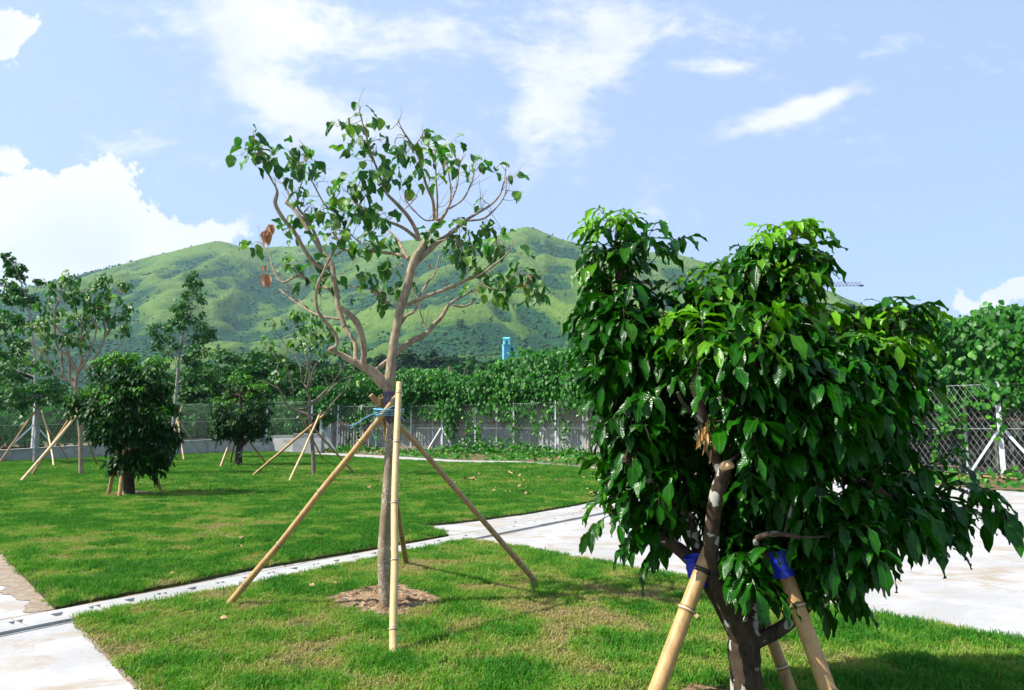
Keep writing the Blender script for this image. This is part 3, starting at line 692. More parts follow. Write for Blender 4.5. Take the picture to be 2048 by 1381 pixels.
#@@SPLIT1
# ================================================================ TERRAIN
def ridge_pts(lst): return [P(a, b, d) for a, b, d in lst]
RD = [
 [(-500, 660, 1700), (-200, 630, 1650), (0, 604, 1650), (60, 582, 1600), (170, 557, 1550), (250, 545, 1500), (330, 515, 1450), (400, 495, 1400), (440, 485, 1380), (480, 493, 1420), (520, 497, 1450), (600, 493, 1500), (700, 489, 1500), (800, 484, 1480), (870, 475, 1450), (950, 483, 1420), (1000, 473, 1380), (1050, 459, 1350), (1090, 474, 1350), (1160, 491, 1380), (1230, 503, 1400), (1330, 507, 1380), (1400, 524, 1350), (1500, 544, 1300), (1640, 578, 1200), (1700, 597, 1150), (1760, 614, 1100), (1900, 665, 1000), (2100, 730, 900)],
 [(440, 486, 1380), (455, 505, 1290), (500, 540, 1180), (540, 585, 1060), (548, 640, 900), (560, 700, 700)],
 [(410, 495, 1390), (385, 525, 1270), (400, 570, 1120), (440, 610, 980), (450, 665, 820), (440, 720, 620)],
 [(330, 516, 1440), (250, 560, 1300), (180, 610, 1150), (90, 660, 980), (0, 700, 850)],
 [(250, 548, 1500), (120, 585, 1350), (0, 625, 1200), (-200, 690, 1000)],
 [(560, 495, 1480), (600, 530, 1330), (640, 575, 1180), (690, 600, 1050)],
 [(870, 477, 1450), (820, 515, 1300), (760, 560, 1150), (700, 600, 1000), (620, 645, 850), (520, 690, 700), (400, 740, 560)],
 [(760, 489, 1480), (740, 520, 1330), (700, 560, 1200)],
 [(1050, 461, 1350), (1030, 510, 1200), (960, 560, 1050), (900, 610, 900), (800, 660, 720), (700, 710, 560)],
 [(1050, 461, 1350), (1090, 520, 1200), (1110, 580, 1020), (1150, 640, 820), (1190, 690, 640)],
 [(960, 560, 1050), (1000, 610, 880), (1040, 655, 700)],
 [(1160, 491, 1380), (1220, 540, 1200), (1260, 600, 1000), (1300, 660, 800)],
 [(1330, 507, 1380), (1400, 560, 1180), (1450, 620, 950), (1500, 690, 700)],
 [(1640, 580, 1200), (1620, 640, 950), (1650, 700, 700)],
]
def terrain_h(x, y):
    h = np.zeros_like(x)-1e3; acc = np.zeros_like(x); Kk = 9.0
    hs = []
    for ri, rd in enumerate(RD):
        p = np.array(ridge_pts(rd))
        kx = .44 if ri == 0 else .60
        best = np.full(x.shape, -1e3)
        for a, b in zip(p[:-1], p[1:]):
            d = b[:2]-a[:2]; L2 = (d**2).sum(); t = np.clip(((x-a[0])*d[0]+(y-a[1])*d[1])/L2, 0, 1)
            dist = np.hypot(x-a[0]-t*d[0], y-a[1]-t*d[1]); hz = a[2]+(b[2]-a[2])*t
            dd = np.sqrt(dist**2+12**2)-12
            best = np.maximum(best, hz-kx*dd-(.00005*dd*dd if ri == 0 else 0))
        hs.append(best)
    mx = np.max(hs, axis=0); acc = sum(np.exp(np.clip((q-mx)/Kk, -30, 0)) for q in hs)
    h = mx+Kk*np.log(acc)*.6
    return np.maximum(h, -60)
NC, NR = 640, 330
uu = np.linspace(-1.15, 1.1, NC); DD = np.concatenate([np.linspace(170, 600, 110), np.linspace(604, 1750, NR-110)])
UU, DG = np.meshgrid(uu, DD); XX = UU*DG; YY = DG
H0 = terrain_h(XX, YY)
hf = np.clip((H0+10)/120, 0, 1)
wx = XX+(n2(XX, YY, .004, 3, 31)-.5)*120; wy = YY+(n2(XX, YY, .004, 3, 32)-.5)*120
rg = 1-np.abs(2*n2(wx, wy*.5, .0085, 2, 33, .3)-1)**.9; rg2 = 1-np.abs(2*n2(wx, wy*.55, .022, 3, 34)-1)
gully = (1-rg**1.6)*34+(1-rg2**1.5)*13
sky_d = np.clip((1330-YY)/200, .12, 1)
H = H0-gully*hf*sky_d+(n2(XX, YY, .03, 4, 35)-.5)*5*hf*np.clip(sky_d, .25, 1)
nearf = np.clip((YY-200)/250, 0, 1); nearf = nearf*nearf*(3-2*nearf)
H = np.where(H < 4, 4*np.exp(np.clip((H-4)/30, -4, 0)), H)
H = (H*nearf) + (nearf)*3 - .5 + 14*np.clip((YY-230)/300, 0, 1)*np.exp(-np.clip(H, 0, 999)/20)
# vegetation lives in the gullies
def blur(a, k):
    for _ in range(k):
        a = (np.pad(a, 1, mode='edge')[:-2, 1:-1]+np.pad(a, 1, mode='edge')[2:, 1:-1]+np.pad(a, 1, mode='edge')[1:-1, :-2]+np.pad(a, 1, mode='edge')[1:-1, 2:])/4
    return a
conc = blur(H, 60)-H
veg_shade = np.clip(conc/8, -.5, 1)*.75+(n2(XX, YY, .006, 3, 41)-.5)*1.0+.32+.16*np.clip((-XX/YY-.30)/.25, 0, 1)+np.clip((130-H)/130, 0, 1)*.14  # extra amount on the left paints those slopes darker, as lying in shade
rock = np.exp(-(((XX/YY-(600-1024)/FPX)/.035)**2))*np.exp(-((H-H.max()*.86)/22)**2)*.7+np.exp(-(((XX/YY-(1120-1024)/FPX)/.03)**2))*np.exp(-((H-330)/20)**2)*.6
yel = np.clip((n2(XX, YY, .005, 3, 43)-.42)*3.5, 0, 1)*np.clip((200-H)/120, 0, 1)*np.clip((XX+150)/200, 0, 1)
g = Geo(); i = np.arange(NR-1)[:, None]*NC; j = np.arange(NC-1)[None]
g.add(np.stack([XX, YY, H], -1).reshape(-1, 3), np.stack([i+j, i+j+1, i+NC+j+1, i+NC+j], -1).reshape(-1, 4), None, np.stack([np.clip(veg_shade, 0, 1), rock, yel], -1).reshape(-1, 3))
g.obj('hills', M['hill'], kind='structure')
def ground_z(x, y):
    x = np.atleast_1d(x); y = np.atleast_1d(y)
    ci = np.clip((x/np.maximum(y, 1)-uu[0])/(uu[1]-uu[0]), 0, NC-2).astype(int); ri = np.clip(np.searchsorted(DD, y)-1, 0, NR-2)
    return np.where(y < 170, -.03, H[ri, ci])
# shrubs in the gullies: too many to count
rng = np.random.default_rng(50); k = 110000
ri = rng.integers(20, NR-8, k); ci = rng.integers(0, NC-1, k); wgt = np.clip((veg_shade[ri, ci]-.30)*3.2, 0, 1)+.05
kp = rng.random(k) < wgt; ri = ri[kp]; ci = ci[kp]; k = len(ri)
px_ = XX[ri, ci]+rng.normal(0, 3, k); py_ = YY[ri, ci]+rng.normal(0, 3, k); pz_ = H[ri, ci]
oct_ = np.array([[1, 0, 0], [0, 1, 0], [-1, 0, 0], [0, -1, 0], [0, 0, 1.0], [0, 0, -.6]])
sz = rng.uniform(.8, 2.6, k)*np.where(rng.random(k) < .08, 1.7, 1)
Vv = oct_[None]*(sz[:, None, None]*rng.uniform(.6, 1.3, (k, 6, 3)))+np.stack([px_, py_, pz_+sz*.15], -1)[:, None]
b_ = np.arange(k)[:, None]*6; tr = np.array([[0, 1, 4], [1, 2, 4], [2, 3, 4], [3, 0, 4], [1, 0, 5], [2, 1, 5], [3, 2, 5], [0, 3, 5]])
g = Geo(); g.add(Vv.reshape(-1, 3), None, (b_[:, :, None]+tr[None]).reshape(-1, 3), np.repeat(rng.random((k, 1))*.5, 6, 0)*np.array([0, 0, 1]))
g.obj('hill_shrubs', M['woodleaf'], kind='stuff', label='dark shrubs growing in the gullies of the green mountain', category='shrubs')

# ================================================================ FENCES
fpts = [G(a, b)[:2] for a, b in fence_px[:1]+fence_px[2:3]+fence_px[4:]]
a1 = G(1111, 912.5)[:2]; a2 = G(2008, 955)[:2]; dv = (a2-a1)/np.linalg.norm(a2-a1)
def densify(pts, step):
    pts = np.array(pts); L = np.concatenate([[0], np.cumsum(np.linalg.norm(np.diff(pts, axis=0), axis=1))])
    s = np.arange(0, L[-1], step); return np.column_stack([np.interp(s, L, pts[:, i]) for i in range(pts.shape[1])]), s
posts_main = [G(a, b)[:2] for a, b in fence_px]
nseg = 6; posts_main += [a1+(a2-a1)*(i/nseg) for i in range(1, nseg+1)] + [a2+dv*(3.6*i) for i in range(1, 4)]
posts_main = np.array(posts_main)
def h_post(i): return 3.12
def angle_post(g, x, y, z0, z1, wd=.10, ang=0.0):
    """L-section post with bolt bumps"""
    t = .012
    co, si = math.cos(ang), math.sin(ang)
    def bx(cx, cy, sx, sy):
        box(g, (x+cx*co-cy*si, y+cx*si+cy*co, (z0+z1)/2), (sx, sy, z1-z0), ang)
    bx(0, 0, wd, t); bx(-wd/2+t/2, wd/2+t/2+.002, t, wd)
    zz = z0+.25
    while zz < z1: box(g, (x-.02*co, y-.02*si-t, zz), (.03, .02, .03), ang); zz += .45
def fence(name, pts, z0s, hgt, label, pitch=.19, braces=(), wr_=.0042, wm='wire'):
    r = root(name, (pts[0][0], pts[0][1], z0s[0]), label, 'fence')
    for i, (p, z0) in enumerate(zip(pts, z0s)):
        q = pts[min(i+1, len(pts)-1)]-pts[max(i-1, 0)]; g = Geo()
        big = i in braces
        angle_post(g, p[0], p[1], z0-.1, z0+hgt, .15 if big else .09, math.atan2(q[1], q[0])); child(g, 'post', M['galv'], r, False)
    g = Geo(); A = []; B = []
    for i in range(len(pts)-1):
        a = pts[i]; b = pts[i+1]; L = np.linalg.norm(b-a); za, zb = z0s[i], z0s[i+1]; hh = hgt-.12
        off = 0.02
        def at(s, z): 
            f = s/L; nn = np.array([(b-a)[1], -(b-a)[0]])/L
            q = a+(b-a)*f+nn*off; return (q[0], q[1], za+(zb-za)*f+.06+z)
        k0 = int(math.ceil(-hh/pitch))
        asp = .62  # diamonds are taller than wide
        Wd = hh*asp
        for kq in range(int(-Wd/pitch)-1, int(L/pitch)+2):
            s0 = kq*pitch
            # rising wire: s = s0 + z*asp
            z_lo = max(0, -s0/asp); z_hi = min(hh, (L-s0)/asp)
            if z_hi > z_lo+.02: A.append(at(s0+z_lo*asp, z_lo)); B.append(at(s0+z_hi*asp, z_hi))
            s1 = kq*pitch+Wd
            z_lo = max(0, (s1-L)/asp); z_hi = min(hh, s1/asp)
            if z_hi > z_lo+.02: A.append(at(s1-z_lo*asp, z_lo)); B.append(at(s1-z_hi*asp, z_hi))
    twigs(g, A, B, wr_, wr_, 3); child(g, 'wire_mesh', M[wm], r, False)
    for hz in (.1, hgt*.5, hgt-.1):
        g = Geo(); tube(g, [(*pts[i], z0s[i]+hz) for i in range(len(pts))], .008, 4, False); child(g, 'line_wire', M[wm], r, False)
    for bi in braces:
        p = pts[bi]; z0 = z0s[bi]; 
        if 0 < bi < len(pts)-1: dirs_ = [nrm(pts[bi+1]-p), nrm(pts[bi-1]-p)]
        elif bi == 0: dirs_ = [nrm(pts[1]-p)]
        else: dirs_ = [nrm(pts[bi-1]-p)]
        for d in dirs_:
            g = Geo(); f = d*1.15+np.array([.0, -.12]); tube(g, [(p[0]+d[0]*.05, p[1]+d[1]*.05-.05, z0+hgt*.50), (p[0]+f[0], p[1]+f[1]-.05, z0-.05)], .055, 4); child(g, 'brace', M['galv'], r, False)
    return r
fence('chain_link_fence', posts_main, [0]*len(posts_main), 3.12, 'tall galvanised chain link fence below the vines on the right of the lawn', braces=(0, 5, len(posts_main)-4))
lf = []
for a, off in ((-330, 4.5), (-200, 4.2), (-60, 3.9), (83, 3.5), (225, 2.9), (360, 2.0), (452, 1.1), (540, .45), (628, .3)):
    a_ = min(a, 588); bb_ = np.interp(a_, [q[0] for q in wall_px], [q[1] for q in wall_px]); hh_ = np.interp(a_, [q[0] for q in wall_px], [q[2] for q in wall_px])
    D_ = G(a_, bb_)[1]+off+(.6 if a > 600 else 0); lf.append([(a-1024)/FPX*D_/math.cos(PITCH)*1.0, D_, hh_-.07])
lf = np.array(lf)
fence('chain_link_fence', lf[:, :2], lf[:, 2], 2.35, 'chain link fence standing on the raised terrace behind the low wall at left', braces=(3,), pitch=.15, wr_=.0032, wm='wire_dull')

# hoarding behind the fence: each panel a thing ---------------------------
fl, fs = densify(posts_main, .5)
tg = np.gradient(fl, axis=0); tg = nrm(tg); nb = np.column_stack([-tg[:, 1], tg[:, 0]])
nb = np.where((nb[:, 1:2] < 0), -nb, nb)   # away from the camera
hr = root('hoarding', (fl[0][0]+nb[0][0]*1.3, fl[0][1]+nb[0][1]*1.3, 0), 'stained off white corrugated hoarding behind the chain link fence under the vines', 'hoarding')
hb = fl+nb*1.35; Ltot = fs[-1]; s = 0.2; rng = np.random.default_rng(3)
g2_ = Geo(); 
while s < Ltot-2.4:
    a = np.array([np.interp(s, fs, hb[:, i]) for i in (0, 1)]); b = np.array([np.interp(s+2.3, fs, hb[:, i]) for i in (0, 1)])
    d = nrm(b-a); nn = np.array([-d[1], d[0]]); Lp = np.linalg.norm(b-a); m_ = 70; tq = np.linspace(0, 1, m_)
    off = .022*np.sign(np.sin(tq*Lp/.2*6.283))*np.minimum(1, np.abs(np.sin(tq*Lp/.2*6.283))*2)+rng.normal(0, .02)
    base = a[None]+(b-a)[None]*tq[:, None]+nn[None]*off[:, None]; z0, z1 = .25+rng.normal(0, .03), 2.95+rng.normal(0, .05)
    g = Geo(); th_ = nn*.004
    V = np.vstack([np.column_stack([base, np.full(m_, z0)]), np.column_stack([base, np.full(m_, z1)]), np.column_stack([base+th_, np.full(m_, z0)]), np.column_stack([base+th_, np.full(m_, z1)])])
    i = np.arange(m_-1); g.add(V, np.vstack([np.stack([i, i+1, m_+i+1, m_+i], -1), np.stack([2*m_+i+1, 2*m_+i, 3*m_+i, 3*m_+i+1], -1)]))
    child(g, 'panel', M['hoard'] if s < 34 else M['hoard_shade'], hr, False)
    g = Geo(); box(g, (*(a-nn*.06), 2.2), (.08, .08, 4.4), math.atan2(d[1], d[0])); child(g, 'post', M['oldwood'] if rng.random() < .3 else M['galv'], hr, False)
    for zz in (1.9,):
        g = Geo(); c = (a+b)/2-nn*.045; box(g, (c[0], c[1], zz), (2.25, .05, .08), math.atan2(d[1], d[0])); child(g, 'rail', M['oldwood'], hr, False)
    s += 2.36

# ================================================================ VINES
top_px = [(560, 782), (600, 775), (640, 768), (700, 757), (740, 748), (802, 738), (877, 746), (923, 747), (953, 738), (999, 716), (1044, 698), (1120, 690), (1165, 697), (1250, 690), (1400, 675), (1600, 650), (1800, 620), (1880, 612), (1960, 618), (2048, 604), (2300, 580)]
def proj(q):
    q = np.asarray(q, float)-np.array([0, 0, CAM_H]); cp, sp = math.cos(PITCH), math.sin(PITCH)
    f = q[..., 1]*cp+q[..., 2]*sp; up = -q[..., 1]*sp+q[..., 2]*cp
    return 1024+FPX*q[..., 0]/f, 690.5-FPX*up/f
def vine_mass(name, path, ztop, zbot, bulge, dens, leaf, seed, label, fwd=0.0, deep=.5, tnt=.55):
    """leafy curtain along a path; front faces the camera side"""
    rng = np.random.default_rng(seed); pts, ss = densify(path, .25); T = nrm(np.gradient(pts, axis=0)); nn = np.column_stack([T[:, 1], -T[:, 0]])
    nn = np.where((np.sum(nn*pts, axis=1) > 0)[:, None], -nn, nn)
    L = ss[-1]; k = int(L*(np.mean(ztop(pts[:, 0], pts[:, 1]))-1.5)*dens)
    s = rng.uniform(0, L, k); x = np.interp(s, ss, pts[:, 0]); y = np.interp(s, ss, pts[:, 1]); nx = np.interp(s, ss, nn[:, 0]); ny = np.interp(s, ss, nn[:, 1])
    zt = ztop(x, y)+(n2(s, s*0, .8, 3, seed)-.5)*.9+(n2(s, s*0, 3.5, 2, seed+1)-.5)*.35
    zb = zbot(s)
    f = rng.random(k)**.92; z = zb+(zt-zb)*f
    bl = (n2(s, z*1.2, .55, 3, seed+2)-.35)*bulge*1.5; rnd = 1-np.abs(f-.45)*1.0
    off = fwd+bl*np.clip(rnd, .2, 1)+rng.normal(0, .13, k)-rng.random(k)**2*deep
    hole = (n2(s, z, 1.1, 3, seed+9) < .385) & (f < .9) & (rng.random(k) < .8)
    top = f > .93; off = np.where(top, rng.uniform(-deep*2.0, .5, k)*1.0, off)
    Pq = np.column_stack([x+nx*off, y+ny*off, z])
    out = np.column_stack([nx, ny, np.zeros(k)])
    sun_ = np.array(S)[None]
    U = nrm(out*.9+np.array([0, 0, .8])+rng.normal(0, .38, (k, 3)))
    D = nrm(np.cross(U, nrm(rng.normal(size=(k, 3))))*.8+np.array([0, 0, -.75])); 
    lf_ = leaf*rng.uniform(.45, 1.3, k); tint = np.clip(rng.random(k)**2.2*tnt*1.3+(n2(s, z, .7, 2, seed+5)-.5)*.5, 0, 1)
    kp = ~hole; Pq, D, U, lf_, tint = Pq[kp], D[kp], U[kp], lf_[kp], tint[kp]
    g = Geo(); leaves(g, Pq, D, U, lf_, lf_*rng.uniform(.7, 1.05, len(lf_)), 'round', rng.uniform(.1, .9, len(lf_)), .25, .04, tint, rng)
    r = g.obj(name, M['vineleaf'], kind='stuff', label=label, category='vines')
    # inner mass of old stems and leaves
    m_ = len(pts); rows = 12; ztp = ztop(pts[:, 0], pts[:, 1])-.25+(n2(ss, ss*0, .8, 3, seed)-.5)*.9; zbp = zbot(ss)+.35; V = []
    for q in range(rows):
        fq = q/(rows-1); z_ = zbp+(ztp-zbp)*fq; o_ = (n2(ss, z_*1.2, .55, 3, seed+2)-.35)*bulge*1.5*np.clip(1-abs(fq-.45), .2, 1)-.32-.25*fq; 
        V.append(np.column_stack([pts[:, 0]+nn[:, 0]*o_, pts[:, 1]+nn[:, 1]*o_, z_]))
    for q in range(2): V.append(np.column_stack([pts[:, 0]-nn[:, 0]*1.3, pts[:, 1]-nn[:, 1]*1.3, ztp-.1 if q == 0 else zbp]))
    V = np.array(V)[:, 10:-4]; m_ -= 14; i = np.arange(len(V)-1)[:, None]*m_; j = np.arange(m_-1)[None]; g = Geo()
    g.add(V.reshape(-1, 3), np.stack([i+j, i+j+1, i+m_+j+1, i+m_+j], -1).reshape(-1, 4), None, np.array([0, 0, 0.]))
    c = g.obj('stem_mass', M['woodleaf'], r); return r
path_v = fl+nb*.45; path_v = np.vstack([path_v[0]+(path_v[0]-path_v[4])/2*np.array([1.6]), path_v])
ends_px = proj(np.column_stack([path_v, np.zeros(len(path_v))]))[0]
def ztop_main(x, y):
    pxx = 1024+FPX*x/y/math.cos(PITCH); pyy = np.interp(pxx, [a for a, b in top_px], [b for a, b in top_px])
    pt = np.array([P(a, b, d) for a, b, d in zip(np.atleast_1d(pxx), np.atleast_1d(pyy), np.atleast_1d(y))]); return pt[:, 2]
def zbot_main(s):
    s = np.asarray(s, float); b = 2.35+(n2(s, s*0, .45, 3, 77)-.5)*2.2
    drip = np.clip((n2(s, s*0+5, .8, 2, 78)-.62)*9, 0, 1); b = b-drip*1.5
    return np.clip(b, .5, 2.9)
vine_mass('climbing_vines', path_v, ztop_main, zbot_main, 1.3, 135, .21, 5, 'thick green creeper draped over the tall fence and hoarding', fwd=.42, deep=.6)
# creeper hanging strands on the mesh and growth along the foot
rng = np.random.default_rng(12); Pq = []; 
for _ in range(60):
    s = rng.uniform(0, fs[-1]); x = np.interp(s, fs, fl[:, 0]); y = np.interp(s, fs, fl[:, 1]); nx = -np.interp(s, fs, nb[:, 0]); ny = -np.interp(s, fs, nb[:, 1])
    z = rng.uniform(1.6, 2.9); L = rng.uniform(.4, 1.8); m_ = int(L*16); zz = z-np.linspace(0, L, m_); dx = np.cumsum(rng.normal(0, .035, m_))
    t_ = np.array([-ny, nx]); Pq.append(np.column_stack([x+nx*.1+t_[0]*dx, y+ny*.1+t_[1]*dx, np.maximum(zz, .05)])+rng.normal(0, .05, (m_, 3)))
Pq = np.vstack(Pq); k = len(Pq)
g = Geo(); leaves(g, Pq, nrm(rng.normal(size=(k, 3))+[0, 0, -.8]), nrm(np.array([0, -.8, .5])+rng.normal(0, .4, (k, 3))), .19*rng.uniform(.6, 1.1, k), .17, 'round', .3, .2, 0, np.clip(rng.random(k)**2*1.1, 0, 1), rng)
k = 9000; s = rng.uniform(0, fs[-1], k); amt = n2(s, s*0, .4, 3, 91)+.05; keep = rng.random(k) < np.clip((amt-.30)*3.2, .12, 1); s = s[keep]; amt = amt[keep]; k = len(s)
x = np.interp(s, fs, fl[:, 0]); y = np.interp(s, fs, fl[:, 1]); nx = -np.interp(s, fs, nb[:, 0]); ny = -np.interp(s, fs, nb[:, 1]); off = rng.normal(.3, .5, k); z = rng.random(k)**1.5*((.15+.2*amt)+1.0*np.clip(amt-.42, 0, 1)*2.2*np.exp(-(off-.1)**2/.35))+.03
g2 = Geo(); leaves(g, np.column_stack([x+nx*off, y+ny*off, z]), nrm(rng.normal(size=(k, 3))+[0, 0, .1]), nrm(np.array([0, -.3, 1])+rng.normal(0, .4, (k, 3))), .17*rng.uniform(.6, 1.2, k), .15, 'round', .4, .2, 0, np.clip(rng.random(k)**2*.9, 0, 1), rng)
zone = [tuple(p) for p in fl]+FE[::-1]; zp = np.array(zone); k = 26000; x = rng.uniform(zp[:, 0].min(), zp[:, 0].max(), k); y = rng.uniform(zp[:, 1].min(), zp[:, 1].max(), k)
keep = inpoly(x, y, zone) & (rng.random(k) < np.clip((n2(x, y, .55, 3, 95)-.36)*5, .12, 1)); x = x[keep]; y = y[keep]; k = len(x); z = rng.random(k)**1.5*.24*n2(x, y, .8, 2, 96)+.02
leaves(g, np.column_stack([x, y, z]), nrm(rng.normal(size=(k, 3))*[1, 1, .4]), nrm(np.array([0, -.2, 1])+rng.normal(0, .4, (k, 3))), .19*rng.uniform(.6, 1.2, k), .16, 'round', .4, .2, 0, np.clip(rng.random(k)**2*.9, 0, 1), rng)
g.obj('creeper_growth', M['vineleaf'], kind='stuff', label='loose creeper shoots on the wire mesh and along the foot of the fence', category='vines')
k = 2600; s = rng.uniform(0, fs[-1], k); x = np.interp(s, fs, fl[:, 0]); y = np.interp(s, fs, fl[:, 1]); nx = -np.interp(s, fs, nb[:, 0]); ny = -np.interp(s, fs, nb[:, 1]); off = rng.normal(.35, .45, k)
g = Geo(); leaves(g, np.column_stack([x+nx*off, y+ny*off, rng.uniform(.0, .05, k)]), nrm(rng.normal(size=(k, 3))*[1, 1, .2]), nrm(np.array([0, 0, 1])+rng.normal(0, .35, (k, 3))), .15, .11, 'round', .3, .4, 0, 0, rng)
g.obj('leaf_litter', M['fallen'], kind='stuff', label='dry brown leaves heaped along the foot of the fence', category='leaf litter')
# hedge behind the left fence
lp = np.array([[p[0]-.6, p[1]+1.6] for p in lf]); 
vine_mass('hedge', lp, lambda x, y: 2.6+.0*x+.9*np.clip((x+22)/8, 0, 1)+.8*(n2(x, y, .5, 2, 6)-.5), lambda s: np.full(np.shape(s), .75), .5, 70, .26, 9, 'leafy creeper covered bank behind the left chain link fence', deep=.6, tnt=.25)

# ================================================================ BAMBOO POLES
def pole(_n, foot, top, r, m, label, group, seed=0, node=.42, hollow=True, r1=None):
    rng = np.random.default_rng(seed+100); foot = np.array(foot, float); top = np.array(top, float); d = top-foot; L = np.linalg.norm(d); ax = d/L
    side = nrm(np.cross(ax, rng.normal(size=3))); s = -.06; st = []
    nd = []; q = rng.uniform(.1, .35)
    while q < L: nd.append(q); q += node*rng.uniform(.8, 1.2)
    zs = np.unique(np.concatenate([np.linspace(s, L, max(14, int(L/.12))), *[[a-.022, a-.012, a-.004, a+.004, a+.013, a+.024] for a in nd]])); zs = zs[(zs <= L)]
    bow = rng.normal(0, .006)*L; kink = np.zeros(len(zs)); kx = np.array([rng.normal(0, .006) for _ in nd]) if nd else np.array([0.])
    kink = np.interp(zs, nd, kx) if nd else kink
    pts = foot[None]+ax[None]*zs[:, None]+side[None]*((bow*np.sin(np.pi*np.clip(zs/L, 0, 1))+kink)[:, None])
    rad = np.interp(zs, [0, L], [r, (r1 or r*.86)]); tnode = np.zeros(len(zs))
    for a in nd:
        dd = np.abs(zs-a); rad = rad*(1+.16*np.exp(-(dd/.010)**2)-.03*np.exp(-((zs-a-.018)/.008)**2)); tnode = np.maximum(tnode, np.exp(-(dd/.016)**2))
    g = Geo(); tube(g, pts, rad, 14, cap=False)
    A = g.a[0].copy().reshape(len(zs), 14, 3); A[..., 2] = tnode[:, None]; g.a[0] = A.reshape(-1, 3)
    # open hollow top: rim, inner wall, floor
    n14 = 14; ring = g.v[0].reshape(len(zs), n14, 3)[-1]; c = pts[-1]; inner = c+(ring-c)*.78; deep_ = inner-ax*.05; j = np.arange(n14); j2 = (j+1) % n14
    V = np.vstack([ring, inner, deep_, (c-ax*.05)[None]]); AA = np.zeros((len(V), 3)); AA[:, 1] = L; AA[n14*2:, 2] = .7
    g.add(V, np.vstack([np.stack([j, j2, n14+j2, n14+j], -1), np.stack([n14+j, n14+j2, 2*n14+j2, 2*n14+j], -1)]), np.stack([2*n14+j, 2*n14+j2, np.full(n14, 3*n14)], -1), AA)
    for i in range(len(g.v)): g.v[i] = g.v[i]-foot
    o = g.obj('bamboo_pole', m, None, True, label=label, category='bamboo pole', group=group); o.location = foot
    return o
Z0 = LZ
def GP(px, py): return G(px, py, Z0)

# ================================================================ MAIN TREE
base_main = GP(772, 1216); DM = base_main[1]
gmain = 'bamboo poles propping the large bare limbed tree'
pole('p', GP(457, 1211), P(803, 783, DM-.10), .030, M['bamboo'], 'long straw coloured bamboo pole leaning in from the left to the largest broad leaf tree', gmain, 1, .50)
pole('p', GP(790, 1310), P(798, 766, DM-.22), .0295, M['bamboo_lite'], 'nearly upright pale bamboo pole in front of the largest broad leaf tree', gmain, 2, .46)
pole('p', GP(1073, 1163), P(742, 790, DM+.12), .029, M['bamboo_brown'], 'weathered brown bamboo pole leaning in from the right to the largest broad leaf tree', gmain, 3, .55)
pole('p', GP(812, 1128), P(762, 794, DM+.02), .030, M['bamboo_green'], 'blackened hollow topped bamboo pole behind the trunk of the largest broad leaf tree', gmain, 4, .5)

def c2(x, y): return 420+x/1.973, 180+y/1.973
def traced(conv, D, scale, branches, g, sides=9, wob=.0, seed=0):
    """branches: list of (list of (x,y,r), depth0, depth1); returns sampled skeleton"""
    rng = np.random.default_rng(seed); skel = []
    for bi, (pts, d0, d1) in enumerate(branches):
        k = len(pts); cum_ = np.concatenate([[0], np.cumsum([math.hypot(pts[i+1][0]-pts[i][0], pts[i+1][1]-pts[i][1]) for i in range(k-1)])]); cum_ = cum_/cum_[-1]
        w3 = []; rr = []
        for q, f in zip(pts, cum_):
            dep = D+d0+(d1-d0)*f; px, py = conv(q[0], q[1]); w3.append(P(px, py, dep)); rr.append(q[2]/scale/FPX*dep)
        w3 = catmull(w3, 5); rr = np.interp(np.linspace(0, 1, len(w3)), cum_, rr)
        tube(g, w3, rr, sides if rr[0] > .012 else 6, True, .06, seed+bi)
        for q in range(len(w3)): skel.append((*w3[q], rr[q]))
    return np.array(skel)
def clusters(conv, D, scale, cl, skel, gl, gt, rng, leafL, prof='heart', petiole=.07, dry=0.0, per=1.0, droop=.9, tint_hi=.8, wr_=.0025):
    pts = skel[:, :3]; PX, PY = proj(pts)
    for c in cl:
        cx, cy = conv(c[0], c[1]); n_ = max(1, int(round(c[2]*per))); rad = c[3]/scale/FPX*D
        tq = c[4] if len(c) > 4 else None
        # nearest branch in the picture gives the depth
        dd = np.hypot(PX-cx, PY-cy); thin = np.where(skel[:, 3] > .03, 60, 0); i = int(np.argmin(dd+thin*.3)); D_ = pts[i][1]+rng.normal(0, rad*.6)
        cen = P(cx, cy, D_); src = pts[i]
        L_ = np.linalg.norm(cen-src)
        # a few twigs run through the cluster
        nt = max(1, n_//3); ends = cen+rng.normal(0, rad*.5, (nt, 3))*[1, .9, .8]
        for e in ends:
            mid_ = (src+e)/2+rng.normal(0, .02+.08*L_, 3)+[0, 0, .03]; tube(gt, catmull([src, mid_, e], 3), np.linspace(wr_*1.5, wr_*.8, 7), 4, False)
        a = ends[rng.integers(0, nt, n_)]+rng.normal(0, .01, (n_, 3)); out = rdir(rng, n_)*rad*.75*rng.uniform(.3, 1, (n_, 1)); 
        b = a+nrm(out+[0, 0, .01])*petiole*rng.uniform(.5, 1.2, (n_, 1)); b = b+out*.55
        twigs(gt, a, b, .0016, .0012, 3)
        Dr = nrm(nrm(b-a)*.55+np.array([0, 0, -droop])+rng.normal(0, .25, (n_, 3))); U = nrm(rng.normal(0, .55, (n_, 3))+np.array([0, -.55, .55])+nrm(b-a)*.5)
        Ls = leafL*rng.uniform(.65, 1.2, n_)
        tint = np.clip(rng.random(n_)**1.7*tint_hi, 0, 1) if tq is None else np.full(n_, tq)
        tint = np.where(rng.random(n_) < dry, 2.0, tint)
        leaves(gl, b, Dr, U, Ls, Ls*rng.uniform(.6, .92, n_), prof, rng.uniform(.1, 1.3, n_), rng.uniform(.1, .85, n_), .12, tint, rng)
